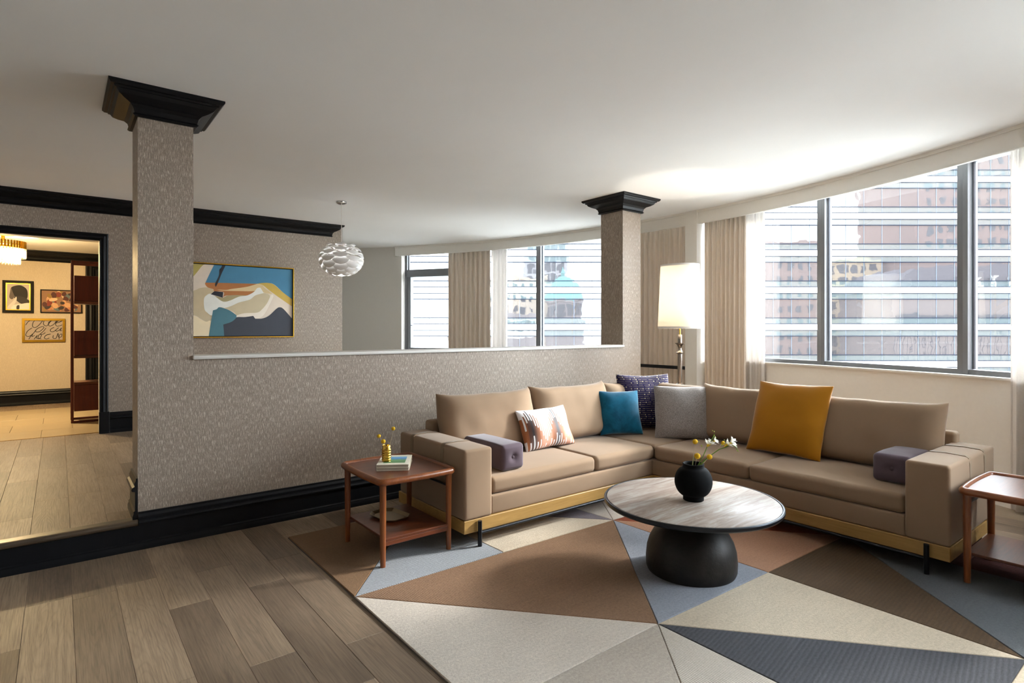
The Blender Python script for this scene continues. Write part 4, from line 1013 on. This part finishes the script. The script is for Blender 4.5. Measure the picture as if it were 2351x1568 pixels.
# ---- pendant
pcx, pcy, pz = 2.731, 6.853, 2.285
pd = thing('pendant_lamp', 'white layered petal globe pendant hanging from the ceiling', 'lamp', (pcx, pcy, pz))
MB().lathe([(.002, ZC - .028), (.045, ZC - .028), (.062, ZC - .018), (.064, ZC - .008), (.064, ZC)], (pcx, pcy, 0), 32).build('canopy', Mt['chrome'], pd)
MB().tube([(pcx, pcy, ZC - .02), (pcx, pcy, 2.33)], .003, 8).build('cord', Mt['white'], pd)
MB().tube([(pcx, pcy, 2.49), (pcx, pcy, 2.52)], .006, 8).build('cord_grip', Mt['steel'], pd)
RX, RZ_ = .222, .178
for k in range(10):
    a = 2 * math.pi * k / 10; pts = [(pcx + RX * .9 * math.cos(t_) * math.cos(a), pcy + RX * .9 * math.cos(t_) * math.sin(a), pz + RZ_ * .95 * math.sin(t_)) for t_ in [rad(-70 + 15 * i) for i in range(11)]]
    MB().tube(pts, .0022, 5).build('frame_rib', Mt['white'], pd)
MB().lathe([(.045, 2.462), (.06, 2.462), (.06, 2.468), (.045, 2.468), (.045, 2.462)], (pcx, pcy, 0), 24, False).build('top_ring', Mt['white'], pd)
def scale_mesh(wd, ln, Rc):
    m = MB(); n = 10; v = []; f = []
    for j in range(n + 1):
        t_ = j / n; ww = wd * (.04 + .96 * math.sqrt(max(0.0, 1 - t_ ** 2.6))) * (.9 + .1 * min(1, t_ * 4))
        for i in range(n + 1):
            u = (-1 + 2 * i / n) * ww; v.append((u, -(u * u) / (2 * Rc) + .034 * math.sin(t_ * math.pi * .86), -ln * t_ * (.55 + .45 * t_)))
    N = n + 1
    for j in range(n):
        for i in range(n): b = j * N + i; f.append((b, b + 1, b + N + 1, b + N))
    return m.add(v, f)
for ri in range(12):
    lat = 62 - ri * 10.6; ks = max(.5, math.cos(rad(lat * .95)) ** .6)
    la = rad(lat); rr = RX * math.cos(la); zz = pz + RZ_ * math.sin(la); nP = 5; src = None
    ang = math.atan2(RX * math.sin(la), RZ_ * math.cos(la)) + rad(10)      # lower edge flares outward
    for k in range(nP):
        a = 2 * math.pi * (k + .5 * (ri % 2)) / nP + rad(246)
        if src is None:
            src = o = scale_mesh(.104 * ks, .088 * (.7 + .3 * ks), max(.13, rr)).build('petal', Mt['petal'], pd, loc=(0, 0, 0), recalc=False, smooth=80)
        else: o = inst(src, 'petal', pd, (0, 0, 0))
        o.location = (rr * math.cos(a), rr * math.sin(a), zz - pz + .03)
        M_ = Matrix.Rotation(a - math.pi / 2, 4, 'Z') @ Matrix.Rotation(ang, 4, 'X'); o.rotation_euler = M_.to_euler()
MB().lathe([(.002, 2.20), (.03, 2.215), (.042, 2.255), (.035, 2.30), (.015, 2.33), (.002, 2.335)], (pcx, pcy, 0), 16, False).build('bulb', Mt['bulbw'], pd)
plight('pendant_light', (pcx, pcy, 2.26), 240, (1, .95, .88), .04, pd)

# ---- paintings
def picture(name, label, x0, x1, z0, z1, y, frame_w, frame_d, fmat, inner=None, canvas_mat=None, lip=None):
    t_ = thing(name, label, 'picture', ((x0 + x1) / 2, y, z0))
    m = [((x0, z0), (x1, z0 + frame_w)), ((x0, z1 - frame_w), (x1, z1)), ((x0, z0 + frame_w), (x0 + frame_w, z1 - frame_w)), ((x1 - frame_w, z0 + frame_w), (x1, z1 - frame_w))]
    for (a, b) in m: MB().bbox((a[0], y - frame_d, a[1]), (b[0], y, b[1]), .002).build('frame_bar', fmat, t_, smooth=0)
    if lip:
        lw, lm = lip; a0, a1, b0, b1 = x0 + frame_w, x1 - frame_w, z0 + frame_w, z1 - frame_w
        for lo, hi in (((a0, b0), (a1, b0 + lw)), ((a0, b1 - lw), (a1, b1)), ((a0, b0 + lw), (a0 + lw, b1 - lw)), ((a1 - lw, b0 + lw), (a1, b1 - lw))):
            MB().box((lo[0], y - frame_d * .7, lo[1]), (hi[0], y - .001, hi[1])).build('frame_lip', lm, t_, smooth=0)
    MB().box((x0 + frame_w, y - frame_d * .5, z0 + frame_w), (x1 - frame_w, y - .002, z1 - frame_w)).build('canvas', canvas_mat, t_, smooth=0)
    return t_
def flat(t_, pts, y, mat, name='painted_shape', th=.0006):
    P_ = list(pts); MB().prism(P_, y - th, y, 'y').build(name, mat, t_, smooth=0)
def smoothp(pts, n=5):
    """closed Catmull-Rom through points; a point given with a third item stays sharp"""
    P_ = [Vector(p[:2]) for p in pts]; sh = [len(p) > 2 for p in pts]; N = len(P_); out = []
    for i in range(N):
        a, b, c, d = P_[i-1], P_[i], P_[(i+1) % N], P_[(i+2) % N]
        if sh[i]: a = b - (c - b) * .5
        if sh[(i+1) % N]: d = c + (c - b) * .5
        for k in range(n):
            t_ = k / n; out.append(tuple(.5 * ((2*b) + (c - a) * t_ + (2*a - 5*b + 4*c - d) * t_*t_ + (3*b - a - 3*c + d) * t_**3)))
    return out
def paint(h, var=.08): return plain('paint_' + h[1:], h, .7, var=var, vs_=9, bump=.05, bs=300)
PX0, PX1, PZ0, PZ1 = 1.19, 2.68, 1.338, 2.335
ptg = picture('abstract_painting', 'large abstract landscape in blue, cream and charcoal with gold frame', PX0, PX1, PZ0, PZ1, YB, .012, .045, Mt['gold'], None, paint('#e2d2c0'), (.010, Mt['black']))
def back_uv(zx, zy):   # reading of the photographed canvas -> wall position
    px, py = 440 + zx / 7.8417, 590 + zy / 7.84; d = FW * 1320 + RT * (px - 1175.5) + Vector((0, 0, 756 - py)); q = CAM + d * ((YB - .0275) / d.y); return (min(max(q.x, PX0 + .022), PX1 - .022), min(max(q.z, PZ0 + .022), PZ1 - .022))
S_ = 's'
shapes = [
 ('#c9b795', [(50, 600), (150, 560), (290, 545), (380, 580), (400, 620), (340, 660), (240, 710), (220, 800), (230, 930), (260, 990), (380, 1060), (330, 1160), (250, 1160), (160, 1110), (50, 1050), (-250, 1010, S_), (-250, 650, S_)]),
 ('#efdcb8', [(-250, 1010, S_), (50, 1060), (160, 1120), (260, 1165), (345, 1160), (320, 1500, S_), (-250, 1500, S_)]),
 ('#b3a25a', [(-250, 100, S_), (250, 100, S_), (190, 160), (50, 330), (-250, 640, S_)]),
 ('#457f9f', [(405, 120, S_), (340, 270), (250, 460, S_), (700, 470), (1200, 480), (1400, 470), (1500, 505), (1650, 640), (1830, 770, S_), (1830, 150, S_)]),
 ('#b0703c', [(250, 460, S_), (244, 490), (290, 545), (390, 580), (410, 615), (575, 630), (570, 720, S_), (660, 690), (990, 692), (1100, 650), (1140, 610), (1080, 560), (1190, 482, S_), (700, 470)]),
 ('#d8bf90', [(455, 585, S_), (620, 592), (720, 575), (1000, 535), (1190, 482), (1260, 480), (1320, 560), (1450, 660), (1300, 640), (1200, 560), (1140, 612), (800, 612), (560, 605)]),
 ('#a89a72', [(400, 700), (560, 730), (670, 690), (990, 692), (860, 730), (700, 790), (600, 815), (520, 790)]),
 ('#cdbd9c', [(600, 915), (720, 880), (850, 820), (1050, 760), (1150, 690), (1300, 650), (1410, 700), (1350, 850), (1270, 940), (1180, 1000), (960, 1010), (820, 1050), (760, 990)]),
 ('#ecebe2', [(345, 660), (240, 720), (220, 800), (230, 930), (265, 985), (370, 1050), (500, 910), (600, 915), (720, 880), (850, 820), (1050, 765), (1150, 690), (1300, 650, S_), (1240, 550, S_), (1180, 560), (1120, 630), (1000, 692), (860, 712), (700, 780), (600, 805), (520, 780)]),
 ('#f0e4d4', [(1430, 690), (1470, 690), (1460, 740), (1330, 1000), (1240, 1090), (1150, 1110, S_), (1110, 1060, S_), (960, 1080), (800, 1085), (830, 1045), (960, 1012), (1180, 1000), (1270, 940), (1360, 830)]),
 ('#c7a64e', [(1200, 480), (1320, 465), (1430, 475), (1500, 510), (1650, 640), (1830, 760, S_), (1830, 890, S_), (1600, 745), (1420, 615), (1280, 505)]),
 ('#3b3f49', [(560, 1220, S_), (700, 1150), (800, 1085), (960, 1080), (1110, 1060, S_), (1145, 1110, S_), (1280, 1105), (1400, 1050), (1530, 930), (1590, 905), (1660, 940), (1830, 1110, S_), (1830, 1470, S_), (580, 1470, S_)]),
 ('#4a7784', [(310, 1470, S_), (340, 1230), (385, 960, S_), (450, 940), (490, 905), (560, 915), (680, 960), (790, 1035), (810, 1065), (780, 1120), (700, 1175), (570, 1215, S_), (580, 1320), (585, 1470, S_)]),
 ('#23252d', [(550, 100, S_), (610, 100, S_), (540, 300), (480, 450), (435, 540, S_), (425, 480), (490, 340), (500, 230), (530, 195)]),
 ('#26272f', [(345, 670, S_), (410, 615, S_), (570, 630, S_), (560, 732, S_)])]
for i, (h, pts) in enumerate(shapes):
    q = smoothp([(*back_uv(p[0], p[1]),) + tuple(p[2:]) for p in pts]); y0 = YB - .0226 - i * .00012
    flat(ptg, [(min(max(a, PX0 + .022), PX1 - .022), min(max(b, PZ0 + .022), PZ1 - .022)) for a, b in q], y0, paint(h), th=.0003)
# foyer pictures
def fuv(px, py, y=YF): d = FW * 1320 + RT * (px - 1175.5) + Vector((0, 0, 756 - py)); q = CAM + d * (y / d.y); return (q.x, q.z)
fz = lambda zx, zy: fuv(zx / 6.533, 560 + zy / 6.533, YF - .02)
p1 = picture('framed_photograph', 'black and white photograph in black frame with gold lip', -.722, -.328, 1.722, 2.252, YF, .042, .03, plain('ebony_frame', '#120e0a', .6, spec=.15), None, paint('#8f8680'), (.014, Mt['gold']))
for i, (h, pts) in enumerate([('#b8aea8', [(95, 590), (450, 590), (450, 980), (95, 980)]), ('#171411', [(170, 650), (300, 620), (400, 680), (415, 790), (380, 840), (300, 800), (210, 780), (180, 720)]), ('#5a504a', [(165, 660), (190, 720), (215, 790), (180, 830), (140, 800), (150, 720)]), ('#2a2624', [(215, 790), (330, 790), (440, 850), (450, 890), (330, 900), (250, 850)]), ('#d2c9c3', [(100, 960), (200, 850), (240, 790), (250, 830), (220, 900), (160, 980)]), ('#e0d9d2', [(200, 920), (310, 900), (450, 890), (450, 985), (180, 985)]), ('#2a2420', [(250, 930), (290, 920), (285, 985), (250, 985)])]):
    flat(p1, smoothp([fz(*p) for p in pts]) if i else [fz(*p) for p in pts], YF - .0153 - i * .0002, paint(h), th=.0003)
p2 = picture('abstract_print', 'brown and red print of interlocking shapes in thin black frame', -.245, .318, 1.728, 2.122, YF, .016, .03, plain('thin_black_frame', '#0c0a08', .6, spec=.15), None, paint('#8f6a4e'))
rr_ = random.Random(4)
for i in range(48):
    cx_ = rr_.uniform(-.19, .27); cz_ = rr_.uniform(1.78, 2.07); rx = rr_.uniform(.02, .06); rz = rr_.uniform(.02, .045); h = rr_.choice(['#7a2f1c', '#c79a72', '#2f2420', '#5b6a6c', '#b77a52', '#8f7038', '#d8b690', '#4a1f16']); tl = rr_.uniform(0, 3)
    ring = [(min(max(cx_ + rx * math.cos(a) * math.cos(tl) - rz * math.sin(a) * math.sin(tl), -.225), .298), min(max(cz_ + rx * math.cos(a) * math.sin(tl) + rz * math.sin(a) * math.cos(tl), 1.748), 2.102)) for a in [2 * math.pi * k / 14 for k in range(14)]]
    flat(p2, ring, YF - .0152 - i * .00016, paint(h), th=.0004)
p3 = picture('script_print', 'black looping handwriting on grey paper in gold frame', -.478, .087, 1.236, 1.632, YF, .036, .03, Mt['gold'], None, paint('#a09388'))
ink = plain('ink', '#171410', .6)
for st in [[(385, 1215), (420, 1170), (460, 1140)], [(530, 1140), (495, 1180), (490, 1240), (540, 1250), (600, 1200), (640, 1150), (665, 1140)], [(665, 1140), (650, 1200), (700, 1230), (750, 1170), (790, 1140)], [(790, 1140), (730, 1180), (740, 1230), (800, 1210), (850, 1150)], [(930, 1150), (880, 1150), (835, 1190), (850, 1230), (910, 1225), (930, 1210)], [(830, 1190), (900, 1170), (930, 1150)],
           [(480, 1260), (420, 1300), (390, 1350), (395, 1380), (440, 1385), (500, 1340), (560, 1270), (640, 1240), (655, 1260), (600, 1310), (545, 1320), (530, 1290)], [(690, 1260), (650, 1310), (605, 1350), (640, 1355), (680, 1330)], [(810, 1250), (760, 1280), (760, 1310), (800, 1315), (850, 1280), (880, 1255), (840, 1290), (850, 1310), (890, 1290), (925, 1260), (900, 1300), (930, 1300)],
           [(430, 1430), (470, 1370), (490, 1350), (480, 1390), (520, 1370)], [(510, 1430), (560, 1370), (545, 1410), (590, 1420), (620, 1370), (590, 1360), (570, 1410), (620, 1425)], [(760, 1350), (690, 1370), (665, 1410), (700, 1425), (740, 1410)], [(800, 1370), (795, 1410), (840, 1415), (870, 1340), (880, 1400), (920, 1390), (925, 1350), (890, 1370), (885, 1430)]]:
    P3 = [fz(*p) for p in st]; pts = []
    for i in range(len(P3) - 1):
        a, b, c, d = [Vector(P3[max(0, min(len(P3) - 1, i + k))]) for k in (-1, 0, 1, 2)]
        for k in range(5):
            t_ = k / 5; q = .5 * ((2*b) + (c - a) * t_ + (2*a - 5*b + 4*c - d) * t_*t_ + (3*b - a - 3*c + d) * t_**3); pts.append((q.x, YF - .0165, q.y))
    pts.append((P3[-1][0], YF - .0165, P3[-1][1])); MB().tube(pts, .0045, 6).build('pen_stroke', ink, p3)

# ---- foyer shelf unit
su = thing('shelf_unit', 'open walnut shelf unit with hanging boxes in the foyer', 'shelf', (.13, 9.7, ZU))
SX0, SX1, SY0, SY1 = .128, 1.05, 9.70, 10.10
for (x, y) in ((SX0, SY0), (SX0, SY1 - .03), (SX1 - .03, SY0), (SX1 - .03, SY1 - .03)):
    MB().bbox((x, y, ZU), (x + .03, y + .03, 2.375), .002).build('post', Mt['redwalnut'], su, smooth=0)
for z in (ZU, 2.345):
    for y in (SY0, SY1 - .03): MB().bbox((SX0 + .03, y, z), (SX1 - .03, y + .03, z + .028), .002).build('rail', Mt['redwalnut'], su, smooth=0)
for (z0, z1, shelf_z) in ((1.835, 2.174, 1.80), (1.10, 1.432, 1.09), (.346, .70, .70)):
    MB().bbox((SX0 + .034, SY0 + .004, z0), (SX1 - .034, SY1 - .034, z1), .003).build('box', Mt['redwalnut'], su, smooth=0)
for z in (1.795, .702, 1.06): MB().bbox((SX0 + .032, SY0 + .002, z), (SX1 - .032, SY1 - .032, z + .034), .002).build('shelf_board', Mt['walnut'], su, smooth=0)

# ---- foyer chandelier
ccx, ccy = -.60, 10.5
ch = thing('chandelier', 'tiered glass rod ceiling light with gold band in the foyer', 'lamp', (ccx, ccy, 2.34))
MB().lathe([(.12, ZF), (.12, ZF - .02), (.02, ZF - .03), (.02, 2.66)], (ccx, ccy, 0), 32).build('ceiling_plate', Mt['gold'], ch)
t = NT('clear_rod_glass'); gl = t.n('ShaderNodeBsdfGlossy', {'Roughness': .05, 'Color': (1, .97, .9, 1)}); tr_ = t.n('ShaderNodeBsdfTransparent', {'Color': (.97, .93, .84, 1)}); tl_ = t.n('ShaderNodeBsdfTranslucent', {'Color': (1, .95, .85, 1)})
mx1 = t.n('ShaderNodeMixShader', {0: .10, 1: tr_.outputs[0], 2: tl_.outputs[0]}); lw = t.n('ShaderNodeLayerWeight', {'Blend': .35}); mx2 = t.n('ShaderNodeMixShader', {0: lw.outputs['Facing'], 1: mx1.outputs[0], 2: gl.outputs[0]}); t.t.links.new(mx2.outputs[0], t.out.inputs[0]); Mt['rod'] = t.m
r1 = r2 = r3 = None
for k in range(44):
    a = 2 * math.pi * k / 44; lc = (.235 * math.cos(a), .235 * math.sin(a), 2.56 - 2.34)
    if r1 is None: r1 = MB().tube([(0, 0, 0), (0, 0, .10)], .0125, 8).build('gold_tube', Mt['gold'], ch, loc=lc)
    else: inst(r1, 'gold_tube', ch, lc)
    lc = (.235 * math.cos(a), .235 * math.sin(a), 2.44 - 2.34)
    if r2 is None: r2 = MB().tube([(0, 0, -.012), (0, 0, 0), (0, 0, .13)], [.002, .012, .012], 8).build('glass_rod', Mt['rod'], ch, loc=lc)
    else: inst(r2, 'glass_rod', ch, lc)
for k in range(34):
    a = 2 * math.pi * k / 34; lc = (.175 * math.cos(a), .175 * math.sin(a), 2.36 - 2.34)
    if r3 is None: r3 = MB().tube([(0, 0, -.012), (0, 0, 0), (0, 0, .18)], [.002, .012, .012], 8).build('glass_rod', Mt['rod'], ch, loc=lc)
    else: inst(r3, 'glass_rod', ch, lc)
for r_ in (.235, .175): MB().lathe([(r_ - .006, 2.60), (r_ + .006, 2.60), (r_ + .006, 2.61), (r_ - .006, 2.61), (r_ - .006, 2.60)], (ccx, ccy, 0), 40, False).build('hoop', Mt['gold'], ch)
for k in range(3):
    a = 2 * math.pi * k / 3; MB().tube([(ccx, ccy, 2.66), (ccx + .23 * math.cos(a), ccy + .23 * math.sin(a), 2.605)], .004, 6).build('arm', Mt['gold'], ch)
    MB().lathe([(.002, 2.47), (.022, 2.48), (.03, 2.52), (.02, 2.56), (.002, 2.57)], (ccx + .08 * math.cos(a), ccy + .08 * math.sin(a), 0), 12, False).build('bulb', Mt['bulbc'], ch)
plight('chandelier_light', (ccx, ccy, 2.46), 190, (1, .77, .44), .08, ch)
